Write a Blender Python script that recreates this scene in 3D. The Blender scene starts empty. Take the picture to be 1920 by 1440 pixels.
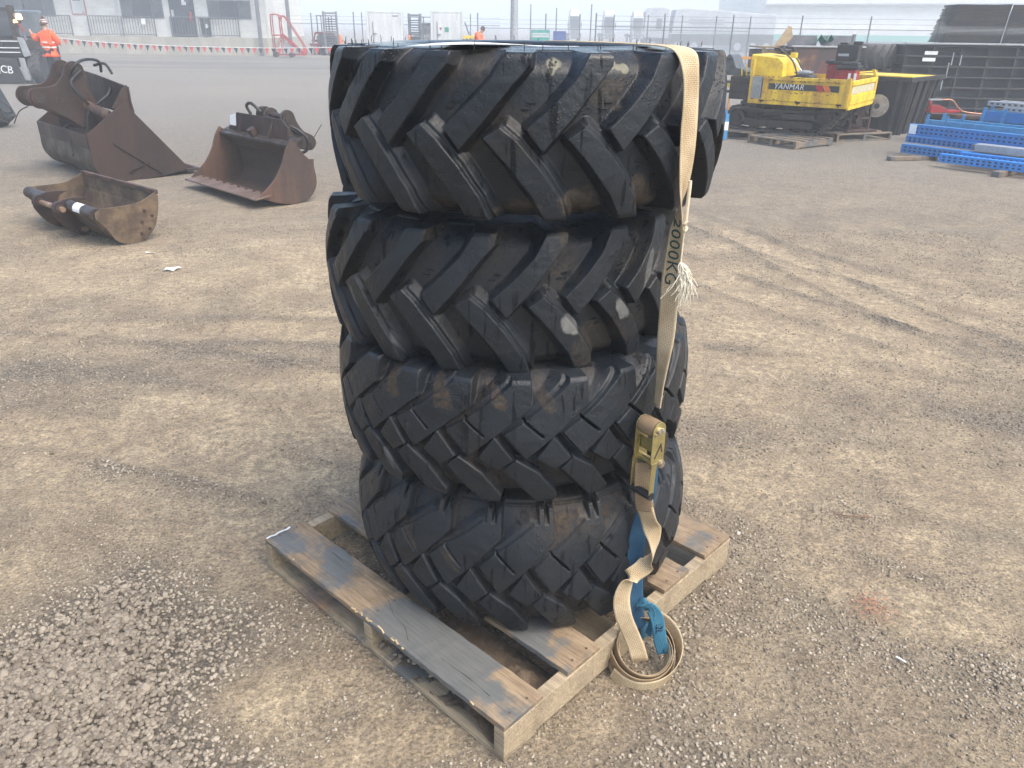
import bpy, bmesh, math, random
import numpy as np
from mathutils import Vector, Matrix
D = bpy.data; SC = bpy.context.scene; COL = SC.collection
R_ = math.radians; PI = math.pi

# ---------------------------------------------------------------- camera
CAM_H, PITCH, ROLL, FPX = 1.7758, .4338, .01275, 1454.88
cam = D.cameras.new('camera'); cam.sensor_width = 36; cam.lens = FPX / 1920 * 36
cam.clip_start = .05; cam.clip_end = 3000
co = D.objects.new('camera', cam); COL.objects.link(co)
_f = Vector((0, math.cos(PITCH), -math.sin(PITCH))); _r = Vector((1, 0, 0)); _u = _r.cross(_f)
_r2 = _r * math.cos(ROLL) + _u * math.sin(ROLL); _u2 = _u * math.cos(ROLL) - _r * math.sin(ROLL)
co.matrix_world = Matrix(((_r2.x, _u2.x, -_f.x, 0), (_r2.y, _u2.y, -_f.y, 0), (_r2.z, _u2.z, -_f.z, CAM_H), (0, 0, 0, 1)))
SC.camera = co

# ---------------------------------------------------------------- sky, sun, exposure
SUN_EL, SUN_AZ = 56, 128          # azimuth clockwise from +Y (the view direction): right and slightly behind the camera
w = D.worlds.new('World'); SC.world = w; w.use_nodes = True
nt = w.node_tree; bg = nt.nodes['Background']
sky = nt.nodes.new('ShaderNodeTexSky'); sky.sky_type = 'NISHITA'; sky.sun_disc = False
sky.sun_elevation = R_(SUN_EL); sky.sun_rotation = R_(SUN_AZ); sky.air_density = 1.2; sky.dust_density = 3.5; sky.ozone_density = 1.0
nt.links.new(sky.outputs[0], bg.inputs[0]); bg.inputs[1].default_value = .14
sl = D.lights.new('sun', 'SUN'); sl.energy = 1.5; sl.angle = R_(46); sl.color = (1, .93, .82)
so = D.objects.new('sun', sl); COL.objects.link(so)
_sd = Vector((math.sin(R_(SUN_AZ)) * math.cos(R_(SUN_EL)), math.cos(R_(SUN_AZ)) * math.cos(R_(SUN_EL)), math.sin(R_(SUN_EL))))
so.rotation_euler = _sd.to_track_quat('Z', 'Y').to_euler()
SC.view_settings.view_transform = 'Standard'; SC.view_settings.look = 'None'
SC.view_settings.exposure = 1.28; SC.view_settings.gamma = 1
SC.render.engine = 'CYCLES'; SC.cycles.use_denoising = True
SC.cycles.max_bounces = 6; SC.cycles.volume_bounces = 3; SC.cycles.diffuse_bounces = 3; SC.cycles.glossy_bounces = 3

# ---------------------------------------------------------------- helpers
rng = np.random.default_rng(7)
def fbm(x, y, scale, octaves=3, seed=0, px=None):
    """value noise, -1..1; px = whole number of cells around x (periodic) when given"""
    x = np.asarray(x, float) * scale; y = np.asarray(y, float) * scale
    out = np.zeros(np.broadcast(x, y).shape); amp = 1.; tot = 0.
    per = px
    for o in range(octaves):
        r = np.random.default_rng(seed * 31 + o); T = r.random((257, 257)) * 2 - 1
        xi = np.floor(x).astype(int); yi = np.floor(y).astype(int); fx = x - xi; fy = y - yi
        fx = fx * fx * (3 - 2 * fx); fy = fy * fy * (3 - 2 * fy)
        if per: a, b = xi % per, (xi + 1) % per
        else: a, b = xi, xi + 1
        a %= 257; b %= 257; c = yi % 257; d = (yi + 1) % 257
        v = (T[a, c] * (1 - fx) + T[b, c] * fx) * (1 - fy) + (T[a, d] * (1 - fx) + T[b, d] * fx) * fy
        out += amp * v; tot += amp; amp *= .5; x = x * 2; y = y * 2
        if per: per *= 2
    return out / tot

def link(o, parent=None):
    COL.objects.link(o)
    if parent is not None: o.parent = parent
    return o
def tag(o, label=None, cat=None, group=None, kind=None):
    if label: o['label'] = label
    if cat: o['category'] = cat
    if group: o['group'] = group
    if kind: o['kind'] = kind
    return o
def thing(name, label, cat, loc=(0, 0, 0), rz=0, group=None):
    o = D.objects.new(name, None); o.empty_display_size = .1; COL.objects.link(o)
    o.location = loc; o.rotation_euler = (0, 0, rz)
    return tag(o, label, cat, group)
def np_mesh(name, co_, faces, m=None, parent=None, smooth=True, attrs=None, mats=None, midx=None):
    """faces: (n,3) or (n,4) int array"""
    me = D.meshes.new(name); co_ = np.asarray(co_, np.float32); faces = np.asarray(faces, np.int32); k = faces.shape[1]
    me.vertices.add(len(co_)); me.vertices.foreach_set('co', co_.ravel())
    me.loops.add(faces.size); me.loops.foreach_set('vertex_index', faces.ravel())
    me.polygons.add(len(faces)); me.polygons.foreach_set('loop_start', np.arange(0, faces.size, k, dtype=np.int32))
    me.update(calc_edges=True)
    me.polygons.foreach_set('use_smooth', np.full(len(faces), smooth))
    for an, av in (attrs or {}).items():
        a = me.attributes.new(an, 'FLOAT', 'POINT'); a.data.foreach_set('value', np.asarray(av, np.float32).ravel())
    if m: me.materials.append(m)
    o = D.objects.new(name, me); return link(o, parent)

class MB:
    """collects simple solids, builds them as one mesh object"""
    def __init__(s): s.v = []; s.f = []; s.sm = []
    def add(s, v, f, smooth=False, M=None):
        b = len(s.v)
        s.v += [tuple((M @ Vector(q)) if M is not None else q) for q in v]
        s.f += [tuple(b + i for i in q) for q in f]; s.sm += [smooth] * len(f); return s
    def box(s, c, d, rot=None, M=None):
        x, y, z = d[0] / 2, d[1] / 2, d[2] / 2
        v = [(-x, -y, -z), (x, -y, -z), (x, y, -z), (-x, y, -z), (-x, -y, z), (x, -y, z), (x, y, z), (-x, y, z)]
        T = Matrix.Translation(c) @ (rot.to_4x4() if rot is not None else Matrix.Identity(4))
        if M is not None: T = M @ T
        return s.add(v, [(3, 2, 1, 0), (4, 5, 6, 7), (0, 1, 5, 4), (1, 2, 6, 5), (2, 3, 7, 6), (3, 0, 4, 7)], False, T)
    def boxe(s, a, b, M=None):
        return s.box([(a[i] + b[i]) / 2 for i in range(3)], [abs(b[i] - a[i]) for i in range(3)], None, M)
    def beam(s, a, b, w, h, up=(0, 0, 1)):
        a = Vector(a); b = Vector(b); z = (b - a); L = z.length; z.normalize(); up = Vector(up)
        if abs(z.dot(up)) > .99: up = Vector((0, 1, 0))
        x = up.cross(z).normalized(); y = z.cross(x)
        R = Matrix((x, y, z)).transposed(); return s.box((a + b) / 2, (w, h, L), R)
    def tube(s, pts, r, seg=10, caps=True, smooth=True):
        pts = [Vector(p) for p in pts]; n = len(pts); rs = r if isinstance(r, (list, tuple)) else [r] * n
        d0 = (pts[1] - pts[0]).normalized(); up = Vector((0, 0, 1)) if abs(d0.z) < .9 else Vector((1, 0, 0))
        x = up.cross(d0).normalized(); v = []
        for i, p in enumerate(pts):
            d = ((pts[min(i + 1, n - 1)] - p).normalized() + (p - pts[max(i - 1, 0)]).normalized())
            if d.length < 1e-6: d = d0
            d.normalize(); x = (x - d * x.dot(d)).normalized(); y = d.cross(x)
            for k in range(seg):
                a = 2 * PI * k / seg; v.append(p + (x * math.cos(a) + y * math.sin(a)) * rs[i])
        f = [(i * seg + k, i * seg + (k + 1) % seg, (i + 1) * seg + (k + 1) % seg, (i + 1) * seg + k) for i in range(n - 1) for k in range(seg)]
        s.add(v, f, smooth)
        if caps: s.add(v[:seg], [tuple(range(seg))[::-1]]); s.add(v[-seg:], [tuple(range(seg))])
        return s
    def cyl(s, a, b, r, seg=20, r2=None): return s.tube([a, b], [r, r if r2 is None else r2], seg)
    def prism(s, poly, t, M=None, off=0.):
        """poly (x,y) points extruded along z from off to off+t, then placed by M"""
        n = len(poly); v = [(x, y, off) for x, y in poly] + [(x, y, off + t) for x, y in poly]
        f = [tuple(range(n))[::-1], tuple(range(n, 2 * n))] + [(i, (i + 1) % n, n + (i + 1) % n, n + i) for i in range(n)]
        return s.add(v, f, False, M)
    def sheet(s, poly, strip, t, M=None): pass
    def build(s, name, m, parent=None, bevel=0, seg=2, smooth_angle=None):
        me = D.meshes.new(name); me.from_pydata([tuple(q) for q in s.v], [], s.f); me.update()
        for p, q in zip(me.polygons, s.sm): p.use_smooth = q
        if m: me.materials.append(m)
        o = D.objects.new(name, me); link(o, parent)
        if bevel:
            b = o.modifiers.new('bevel', 'BEVEL'); b.width = bevel; b.segments = seg; b.limit_method = 'ANGLE'; b.angle_limit = R_(40)
            b.harden_normals = False
        return o

def spline(P, n=8):
    P = [Vector(p) for p in P]; out = []
    for i in range(len(P) - 1):
        a, b, c, d = P[max(i - 1, 0)], P[i], P[i + 1], P[min(i + 2, len(P) - 1)]
        for k in range(n):
            t = k / n
            out.append(.5 * ((2 * b) + (c - a) * t + (2 * a - 5 * b + 4 * c - d) * t * t + (3 * b - a - 3 * c + d) * t ** 3))
    out.append(P[-1]); return out

# ---------------------------------------------------------------- materials
def NM(name):
    m = D.materials.new(name); m.use_nodes = True; t = m.node_tree; return m, t, t.nodes['Principled BSDF']
def nd(t, kind, **kw):
    n = t.nodes.new(kind)
    for k, v in kw.items():
        if k == 'inp':
            for a, b in v.items(): n.inputs[a].default_value = b
        else: setattr(n, k, v)
    return n
def ramp(t, src, stops, interp='LINEAR'):
    r = t.nodes.new('ShaderNodeValToRGB'); r.color_ramp.interpolation = interp; e = r.color_ramp.elements
    while len(e) > 1: e.remove(e[-1])
    e[0].position = stops[0][0]; c = stops[0][1]; e[0].color = tuple(c) + (1,) if hasattr(c, '__len__') else (c, c, c, 1)
    for p, c in stops[1:]:
        q = e.new(p); q.color = tuple(c) + (1,) if hasattr(c, '__len__') else (c, c, c, 1)
    t.links.new(src, r.inputs[0]); return r.outputs[0]
def mixc(t, fac, a, b, mode='MIX'):
    n = t.nodes.new('ShaderNodeMix'); n.data_type = 'RGBA'; n.blend_type = mode
    for s, v in ((n.inputs[0], fac), (n.inputs[6], a), (n.inputs[7], b)):
        if hasattr(v, 'links'): t.links.new(v, s)
        elif hasattr(v, '__len__'): s.default_value = tuple(v) + (1,)
        else: s.default_value = v
    return n.outputs[2]
def mth(t, op, a, b=0., clamp=False):
    n = t.nodes.new('ShaderNodeMath'); n.operation = op; n.use_clamp = clamp
    for s, v in ((n.inputs[0], a), (n.inputs[1], b)):
        if hasattr(v, 'links'): t.links.new(v, s)
        else: s.default_value = v
    return n.outputs[0]
def coords(t, kind='Object', scale=(1, 1, 1)):
    c = t.nodes.new('ShaderNodeTexCoord'); m = t.nodes.new('ShaderNodeMapping'); m.inputs[3].default_value = scale
    t.links.new(c.outputs[kind], m.inputs[0]); return m.outputs[0]
def noise(t, v, scale, detail=4, rough=.55, out=0, dist=0):
    n = nd(t, 'ShaderNodeTexNoise', inp={'Scale': scale, 'Detail': detail, 'Roughness': rough, 'Distortion': dist}); t.links.new(v, n.inputs['Vector']); return n.outputs[out]
def bump(t, src, strength, dist, prev=None):
    b = nd(t, 'ShaderNodeBump', inp={'Strength': strength, 'Distance': dist}); t.links.new(src, b.inputs['Height'])
    if prev is not None: t.links.new(prev, b.inputs['Normal'])
    return b.outputs[0]
_mc = {}
def paint(name, base, dirt=None, rough=.5, metal=0., amt=.35, scale=6., bumps=.15, spec=.5, streak=False, alpha=1.):
    """a real-world surface: base colour, worn and dirty patches in a second colour, fine bump"""
    if name in _mc: return _mc[name]
    m, t, b = NM(name); v = coords(t); v2 = coords(t, scale=(1, 1, .18)) if streak else v
    n1 = noise(t, v2, scale, 6, .62); n2 = noise(t, v, scale * 7, 3, .6)
    dirt = dirt or tuple(c * .55 for c in base)
    k = ramp(t, n1, [(.5 - amt * .5 + .02, 0), (.62 - amt * .1, 1)])
    c = mixc(t, mth(t, 'MULTIPLY', k, min(1., .35 + amt)), base, dirt)
    c = mixc(t, .5, c, ramp(t, n2, [(.3, .35), (.7, .65)]), 'OVERLAY')
    t.links.new(c, b.inputs['Base Color'])
    t.links.new(ramp(t, n1, [(.3, max(.05, rough - .12)), (.7, min(1, rough + .18))]), b.inputs['Roughness'])
    b.inputs['Metallic'].default_value = metal; b.inputs['Specular IOR Level'].default_value = spec
    if bumps: t.links.new(bump(t, n2, bumps, .004), b.inputs['Normal'])
    _mc[name] = m; return m
def glow(name, col, s):
    m, t, b = NM(name); b.inputs['Base Color'].default_value = (*col, 1); b.inputs['Emission Color'].default_value = (*col, 1); b.inputs['Emission Strength'].default_value = s; return m

def text(name, body, size, m, M, parent, depth=.001, spacing=1., shear=0.):
    cu = D.curves.new(name, 'FONT'); cu.body = body; cu.size = size; cu.extrude = depth; cu.align_x = 'CENTER'; cu.align_y = 'CENTER'
    cu.space_character = spacing; cu.shear = shear
    tmp = D.objects.new('tmp', cu); COL.objects.link(tmp)
    dg = bpy.context.evaluated_depsgraph_get(); me = D.meshes.new_from_object(tmp.evaluated_get(dg)); D.objects.remove(tmp)
    me.name = name; me.materials.clear(); me.materials.append(m)
    o = D.objects.new(name, me); link(o, parent); o.matrix_local = M; return o
# ---------------------------------------------------------------- haze
hz = MB().boxe((-330, -8, -3), (330, 470, 13)).build('haze', None); tag(hz, kind='stuff')
m, t, b = NM('haze_air'); t.nodes.remove(b)
pv = nd(t, 'ShaderNodeVolumePrincipled', inp={'Color': (.80, .865, .93, 1), 'Density': .0056, 'Anisotropy': 0.})
t.links.new(pv.outputs[0], t.nodes['Material Output'].inputs['Volume']); hz.data.materials.append(m)

# ---------------------------------------------------------------- ground
# patches of loose gravel (x, y, rx, ry, angle, strength): dark pebbly; negative = packed pale dirt
PATCH = [(-1.25, 1.35, .75, .5, 20, 1.5), (-.85, 1.0, .75, .28, 8, 1.2), (-1.35, 1.95, .3, .35, 10, .7), (-.42, 1.28, .3, .05, 32, .9), (-.32, 1.02, .3, .045, 28, .8),
         (-2.6, 3.9, 1.0, .22, 14, 1.1), (-3.0, 3.4, .7, .2, 8, .8), (-1.7, 2.9, .2, .12, 0, .4), (-1.2, 3.5, .7, .07, 18, .5), (-1.6, 4.0, .6, .1, 12, .6),
         (1.35, 2.7, .35, .2, 10, .35), (1.75, 2.6, .3, .15, -20, .25), (3.4, 4.0, 1.0, .3, -32, .9), (2.6, 3.4, .5, .18, -20, .7), (1.15, 3.35, .35, .2, 0, .6), (4.4, 5.6, 1.4, .3, -14, .6),
         (1.6, 1.75, .3, .15, 0, .2), (1.2, 1.3, .3, .12, 0, .12), (1.5, 1.5, .5, .3, 0, -.25), (.5, 1.45, .35, .16, 30, .4), (.2, 1.2, .3, .12, 20, .3), (.95, 2.25, .25, .3, 0, .15), (-1.6, 2.5, .7, .35, 0, -.35), (-.75, 2.3, .4, .4, 0, -.2),
         (-.75, 1.65, .4, .2, 25, -1.1), (-.35, 1.45, .3, .12, 20, -.7), (.3, .98, .7, .14, 6, -.6), (.9, 1.75, .3, .2, 0, -.5), (-1.9, 3.3, 1.2, .07, 16, -.8), (-1.5, 3.05, .6, .2, 0, -.9),
         (-2.0, 6.0, 1.6, .7, 0, -.5), (2.3, 4.3, 1.5, .12, -18, -.6), (2.2, 2.1, .5, .3, 0, -.4), (-.9, 2.6, .4, .3, 0, -.4), (1.4, 2.05, .3, .15, 0, -.5), (2.0, 6, 1.5, .2, -12, -.5), (1.7, 5., 1.4, .5, 0, -.3)]
# wheel tracks: (centre x, centre y, radius, width, from angle, to angle)
TRACKS = [(-4.6, -6.2, 10.6, .26, 48, 100), (-4.6, -6.2, 9.75, .22, 55, 100), (-1.6, -5.0, 9.6, .26, 50, 100), (9.5, 10.5, 9.2, .28, 190, 262), (9.5, 10.5, 8.1, .26, 190, 262), (12., 8.4, 9.9, .24, 180, 235)]
def tracks(x, y):
    g = np.zeros(np.broadcast(x, y).shape); z = g.copy()
    for cx, cy, R, w_, a0, a1 in TRACKS:
        d = (np.hypot(x - cx, y - cy) - R) / w_; a = np.degrees(np.arctan2(y - cy, x - cx)) % 360; m_ = np.clip((a - a0) / 8, 0, 1) * np.clip((a1 - a) / 8, 0, 1) * np.clip(.75 + .9 * fbm(x, y, .8, 2, 51), 0, 1)
        core = np.exp(-(d * 1.6) ** 4); rim = np.exp(-((np.abs(d) - .85) * 4.5) ** 2)
        lug_ = core * np.clip(np.sin(a * R * PI / 180 / .075 + np.abs(d) * 3), -1, 1)
        g += m_ * (.26 * rim - .20 * core + .05 * lug_); z += m_ * (.010 * rim - .007 * core + .0022 * lug_)
    return g, z
def gravel_field(x, y):
    g = .24 + .20 * fbm(x, y, 1.1, 4, 3) + .20 * fbm(x + y * .25, y * 3.2, .55, 3, 5) + .26 * fbm(x, y, 4.5, 3, 11)
    for cx, cy, rx, ry, a, s in PATCH:
        c, sn = math.cos(R_(a)), math.sin(R_(a)); dx, dy = x - cx, y - cy
        u, v_ = (dx * c + dy * sn) / rx, (-dx * sn + dy * c) / ry
        g = g + s * (.62 if cx < -.2 and cy < 2.2 else .42) * np.exp(-(u * u + v_ * v_) * 1.1)
    g = g + tracks(x, y)[0]
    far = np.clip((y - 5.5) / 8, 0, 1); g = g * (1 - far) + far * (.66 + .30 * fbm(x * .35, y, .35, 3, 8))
    return np.clip(g, 0, 1)
def ground_z(x, y):
    near = np.exp(-((x / 1.0) ** 2 + ((y - 2.25) / 1.0) ** 2))
    z = .011 * fbm(x, y, .9, 3, 21) + .005 * fbm(x + y * .3, y * 2.5, 1.2, 3, 23) + .004 * fbm(x, y, 6, 3, 24) + tracks(x, y)[1]
    return z * (1 - .85 * near) - .004
xs = np.unique(np.round(np.concatenate([np.arange(-9, 9.01, .045), -9 - np.geomspace(.1, 391, 40), 9 + np.geomspace(.1, 391, 40)]), 4))
ys = np.unique(np.round(np.concatenate([np.arange(.4, 3, .03), np.arange(3, 16, .05), 16 + np.geomspace(.1, 600, 60), .4 - np.geomspace(.05, 12, 14)]), 4))
X, Y = np.meshgrid(xs, ys); Zg = ground_z(X, Y) * np.clip(1.5 - np.hypot(X, Y) / 20, 0, 1)
sst = lambda a: np.clip(a, 0, 1) ** 2 * (3 - 2 * np.clip(a, 0, 1))
Zg -= 1.085 * sst((Y - 62) / 36) * sst((X - 14.5 * Y / 100 + 3) / 4) + .70 * sst((Y - 102) / 17) * sst((X - 12) / 6)      # the land falls away behind the fence
nx, ny = len(xs), len(ys); I = np.arange(nx * ny).reshape(ny, nx)
F = np.stack([I[:-1, :-1], I[:-1, 1:], I[1:, 1:], I[1:, :-1]], -1).reshape(-1, 4)
m, t, b = NM('dirt_and_gravel'); v = coords(t); at_ = nd(t, 'ShaderNodeAttribute', attribute_name='gravel')
n1 = noise(t, v, 2.3, 6, .65); n2 = noise(t, v, 22, 5, .65); n3 = noise(t, v, 90, 3, .6); n0 = noise(t, v, .35, 4, .6)
vo = nd(t, 'ShaderNodeTexVoronoi', inp={'Scale': 75.}); t.links.new(v, vo.inputs['Vector'])
vo2 = nd(t, 'ShaderNodeTexVoronoi', inp={'Scale': 170.}); t.links.new(v, vo2.inputs['Vector'])
g = mth(t, 'ADD', at_.outputs['Fac'], mth(t, 'MULTIPLY', mth(t, 'SUBTRACT', n2, .5), .9), True)
gk = ramp(t, g, [(.20, .12), (.72, 1)])
sand = mixc(t, ramp(t, n1, [(.38, .1), (.62, .95)]), (.36, .275, .18), (.55, .44, .285))
sand = mixc(t, ramp(t, n2, [(.42, .75), (.60, 0)]), sand, (.26, .21, .15))
sand = mixc(t, .75, sand, ramp(t, n3, [(.32, .22), (.68, .78)]), 'OVERLAY')
vr = nd(t, 'ShaderNodeSeparateColor'); t.links.new(vo.outputs['Color'], vr.inputs[0])
vr2 = nd(t, 'ShaderNodeSeparateColor'); t.links.new(vo2.outputs['Color'], vr2.inputs[0])
stone = ramp(t, vr.outputs[0], [(0, (.17, .147, .117)), (.5, (.26, .228, .185)), (.85, (.35, .31, .25)), (1, (.42, .37, .30))])
stone2 = ramp(t, vr2.outputs[0], [(0, (.17, .147, .117)), (.6, (.31, .27, .215)), (1, (.48, .42, .34))])
stone = mixc(t, .5, stone, stone2)
stone = mixc(t, ramp(t, vo.outputs['Distance'], [(.35, 0), (.75, .55)]), stone, (.085, .068, .05))
c = mixc(t, gk, sand, stone)
nm = noise(t, v, 9, 12, .88); c = mixc(t, .55, c, ramp(t, nm, [(.36, .24), (.64, .76)]), 'OVERLAY')
# scattered small stones on the packed dirt
sp = mth(t, 'MULTIPLY', ramp(t, vr2.outputs[1], [(.80, 0), (.82, 1)]), ramp(t, vo2.outputs['Distance'], [(.30, 1), (.42, 0)]))
c = mixc(t, mth(t, 'MULTIPLY', sp, .8), c, stone2)
c = mixc(t, ramp(t, n0, [(.45, 0), (.7, .08)]), c, (.20, .17, .135))
sy = nd(t, 'ShaderNodeSeparateXYZ'); t.links.new(v, sy.inputs[0])
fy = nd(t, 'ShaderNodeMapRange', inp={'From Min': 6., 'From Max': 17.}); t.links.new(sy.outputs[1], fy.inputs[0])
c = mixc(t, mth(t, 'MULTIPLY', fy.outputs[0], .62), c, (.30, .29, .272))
nb_ = noise(t, coords(t, scale=(.12, 1, 1)), .35, 4, .6)
band = mth(t, 'MULTIPLY', ramp(t, mth(t, 'DIVIDE', sy.outputs[1], 80.), [(.36, 0), (.43, 1), (.56, 1), (.60, 0)]), ramp(t, nb_, [(.40, 0), (.55, .8)]))
c = mixc(t, mth(t, 'MULTIPLY', band, .6), c, (.13, .135, .145))
ny_ = nd(t, 'ShaderNodeMapRange', inp={'From Min': 3.0, 'From Max': 2.3}); t.links.new(sy.outputs[1], ny_.inputs[0])
c = mixc(t, mth(t, 'MULTIPLY', ramp(t, at_.outputs['Fac'], [(.50, 0), (.92, .8)]), ny_.outputs[0]), c, (.085, .07, .053))
t.links.new(c, b.inputs['Base Color']); b.inputs['Roughness'].default_value = .93; b.inputs['Specular IOR Level'].default_value = .25
h1 = mth(t, 'SUBTRACT', 1., vo.outputs['Distance']); h1 = mth(t, 'MULTIPLY', h1, mth(t, 'ADD', gk, .12))
h2 = mth(t, 'MULTIPLY', mth(t, 'SUBTRACT', 1., vo2.outputs['Distance']), mth(t, 'ADD', mth(t, 'MULTIPLY', sp, .8), .15))
bn = bump(t, h1, 1., .017); bn = bump(t, h2, 1., .007, bn); bn = bump(t, n3, .8, .007, bn); bn = bump(t, n2, .8, .022, bn)
bn = bump(t, nm, .7, .03, bn); t.links.new(bn, b.inputs['Normal'])
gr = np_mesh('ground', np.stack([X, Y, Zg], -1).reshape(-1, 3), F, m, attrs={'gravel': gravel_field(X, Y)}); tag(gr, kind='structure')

# loose stones lying on the yard: countless, one object
def pebbles(name, px, py, size, base, seed, m, zoff=None, parent=None):
    r = np.random.default_rng(seed); n = len(px)
    bm = bmesh.new(); bmesh.ops.create_icosphere(bm, subdivisions=base, radius=1.)
    bv = np.array([q.co[:] for q in bm.verts]); bf = np.array([[q.index for q in f_.verts] for f_ in bm.faces]); bm.free()
    k = len(bv); sc = np.stack([size * r.uniform(.75, 1.3, n), size * r.uniform(.7, 1.1, n), size * r.uniform(.55, .85, n)], -1)
    V = bv[None] * (1 + r.uniform(-.16, .16, (n, k, 1))) * sc[:, None]
    a = r.uniform(0, 6.28, n); ca, sa = np.cos(a)[:, None], np.sin(a)[:, None]; tl = r.uniform(-.5, .5, n)[:, None]
    x = V[..., 0]; z = V[..., 2] + np.sin(tl) * x; x2 = x * np.cos(tl)
    V = np.stack([x2 * ca - V[..., 1] * sa + px[:, None], x2 * sa + V[..., 1] * ca + py[:, None], z + (ground_z(px, py) if zoff is None else zoff)[:, None] + sc[:, 2:3] * .35], -1)
    Fc = (bf[None] + (np.arange(n) * k)[:, None, None]).reshape(-1, 3)
    tone = np.repeat(r.random(n) * (1 - .42 * np.clip((gravel_field(px, py) - .5) * 2.5, 0, 1)), k)
    return np_mesh(name, V.reshape(-1, 3), Fc, m, parent, attrs={'tone': tone})
m, t, b = NM('pebble'); a_ = nd(t, 'ShaderNodeAttribute', attribute_name='tone')
c = ramp(t, a_.outputs['Fac'], [(0, (.13, .108, .085)), (.3, (.205, .175, .138)), (.7, (.30, .26, .205)), (.985, (.38, .33, .26)), (1, (.48, .44, .38))])
c = mixc(t, .4, c, ramp(t, noise(t, coords(t), 150, 3), [(.3, .3), (.7, .7)]), 'OVERLAY')
t.links.new(c, b.inputs['Base Color']); b.inputs['Roughness'].default_value = .95; b.inputs['Specular IOR Level'].default_value = .15; M_PEB = m
def scatter(x0, x1, y0, y1, dens, seed, thr=0., pw=1.6):
    r = np.random.default_rng(seed); n = int((x1 - x0) * (y1 - y0) * dens); px = r.uniform(x0, x1, n); py = r.uniform(y0, y1, n)
    g_ = gravel_field(px, py) + .25 * fbm(px, py, 14, 2, 77); keep = r.random(n) < np.clip((g_ - thr) / (1 - thr), 0, 1) ** pw + .012
    return px[keep], py[keep]
px, py = scatter(-1.9, 1.7, .85, 3.0, 12500, 5, .06, 1.35); gq = gravel_field(px, py); s1 = (.0021 + .0072 * gq ** 1.2 * rng.uniform(.55, 1.05, len(px)) + rng.uniform(0, .0016, len(px))) * (1 + .7 * (rng.random(len(px)) > .985))
tag(pebbles('gravel', px, py, s1, 2, 9, M_PEB), 'loose grey brown pebbles strewn over the dirt around the pallet', 'gravel', kind='stuff')
px, py = scatter(-4.4, 4.4, 3.0, 7.5, 3200, 6, .05, 1.2); s2 = rng.uniform(.0035, .0075, len(px))
tag(pebbles('gravel', px, py, s2, 1, 10, M_PEB), 'loose pebbles strewn over the dirt further out in the yard', 'gravel', kind='stuff')
# ---------------------------------------------------------------- wooden pallet
PX, PY, PYAW, PL, PH = -.0096, 1.4424, .8184, 1.165, .129      # near corner, turned about 47 degrees
def wood(name, a, b_, blue, bl_scale=3.2, seed=0., orange=0.):
    m, t, b = NM(name); c = coords(t); mp = t.nodes[-1]
    mp = [n for n in t.nodes if n.type == 'MAPPING'][0]; mp.inputs[1].default_value = (seed, seed * 1.7, seed * .6)
    cg = coords(t, scale=(14, 1.1, 14)); g1 = noise(t, cg, 6, 5, .7, dist=.6); g2 = noise(t, coords(t, scale=(40, 2, 40)), 5, 3, .6)
    n1 = noise(t, c, bl_scale, 5, .6); n2 = noise(t, c, 11, 4, .6)
    col = mixc(t, ramp(t, g1, [(.35, 0), (.65, 1)]), a, b_)
    col = mixc(t, ramp(t, n2, [(.5, 0), (.72, .55)]), col, tuple(q * .45 for q in a))
    if blue: col = mixc(t, ramp(t, n1, [(.53 - blue * .09, 0), (.58 - blue * .08, .85)]), col, (.100, .114, .120))
    if orange: col = mixc(t, ramp(t, noise(t, c, 2.2, 3), [(.62 - orange * .1, 0), (.7, .7)]), col, (.26, .095, .035))
    col = mixc(t, .4, col, ramp(t, g2, [(.3, .28), (.7, .68)]), 'OVERLAY')
    t.links.new(col, b.inputs['Base Color']); t.links.new(ramp(t, n1, [(.4, .75), (.6, .42)]), b.inputs['Roughness'])
    b.inputs['Specular IOR Level'].default_value = .35
    t.links.new(bump(t, g2, .35, .002, bump(t, g1, .5, .004)), b.inputs['Normal']); return m
W_DECK = [wood('board_weathered_%d' % k, (.185, .130, .080), (.32, .24, .155), bl, 3.0, k * 3.3) for k, bl in enumerate((.95, .45, .2, .6))]
W_BEAM = wood('beam_timber', (.25, .20, .135), (.43, .35, .24), .0, seed=4.)
W_LOW = wood('bottom_board_timber', (.27, .22, .15), (.38, .31, .21), .1, seed=9., orange=.9)
def rough_box(mb, a, b_, n, seed, amp=.0016, chip=0., M=None):
    """board along y with slightly wavy arrises"""
    r = random.Random(seed); v = []
    for i in range(n + 1):
        y = a[1] + (b_[1] - a[1]) * i / n
        for (x, z) in ((a[0], a[2]), (b_[0], a[2]), (b_[0], b_[2]), (a[0], b_[2])):
            c = chip * max(0, r.random() - .8) * 5 if z == b_[2] else 0
            v.append((x + r.uniform(-amp, amp) + (c if x == a[0] else 0), y + (r.uniform(-amp, amp) if i in (0, n) else 0), z + r.uniform(-amp, amp) * .6 - c * .3))
    f = [(0, 1, 2, 3), tuple(4 * n + q for q in (3, 2, 1, 0))] + [(4 * i + k, 4 * (i + 1) + k, 4 * (i + 1) + (k + 1) % 4, 4 * i + (k + 1) % 4) for i in range(n) for k in range(4)]
    mb.add(v, f, False, M); return mb
pal = thing('wooden_pallet', 'large weathered timber pallet with blue grey stained deck boards under the tyre stack', 'pallet', (PX, PY, 0), PYAW)
tB, tM = .018, .017
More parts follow.
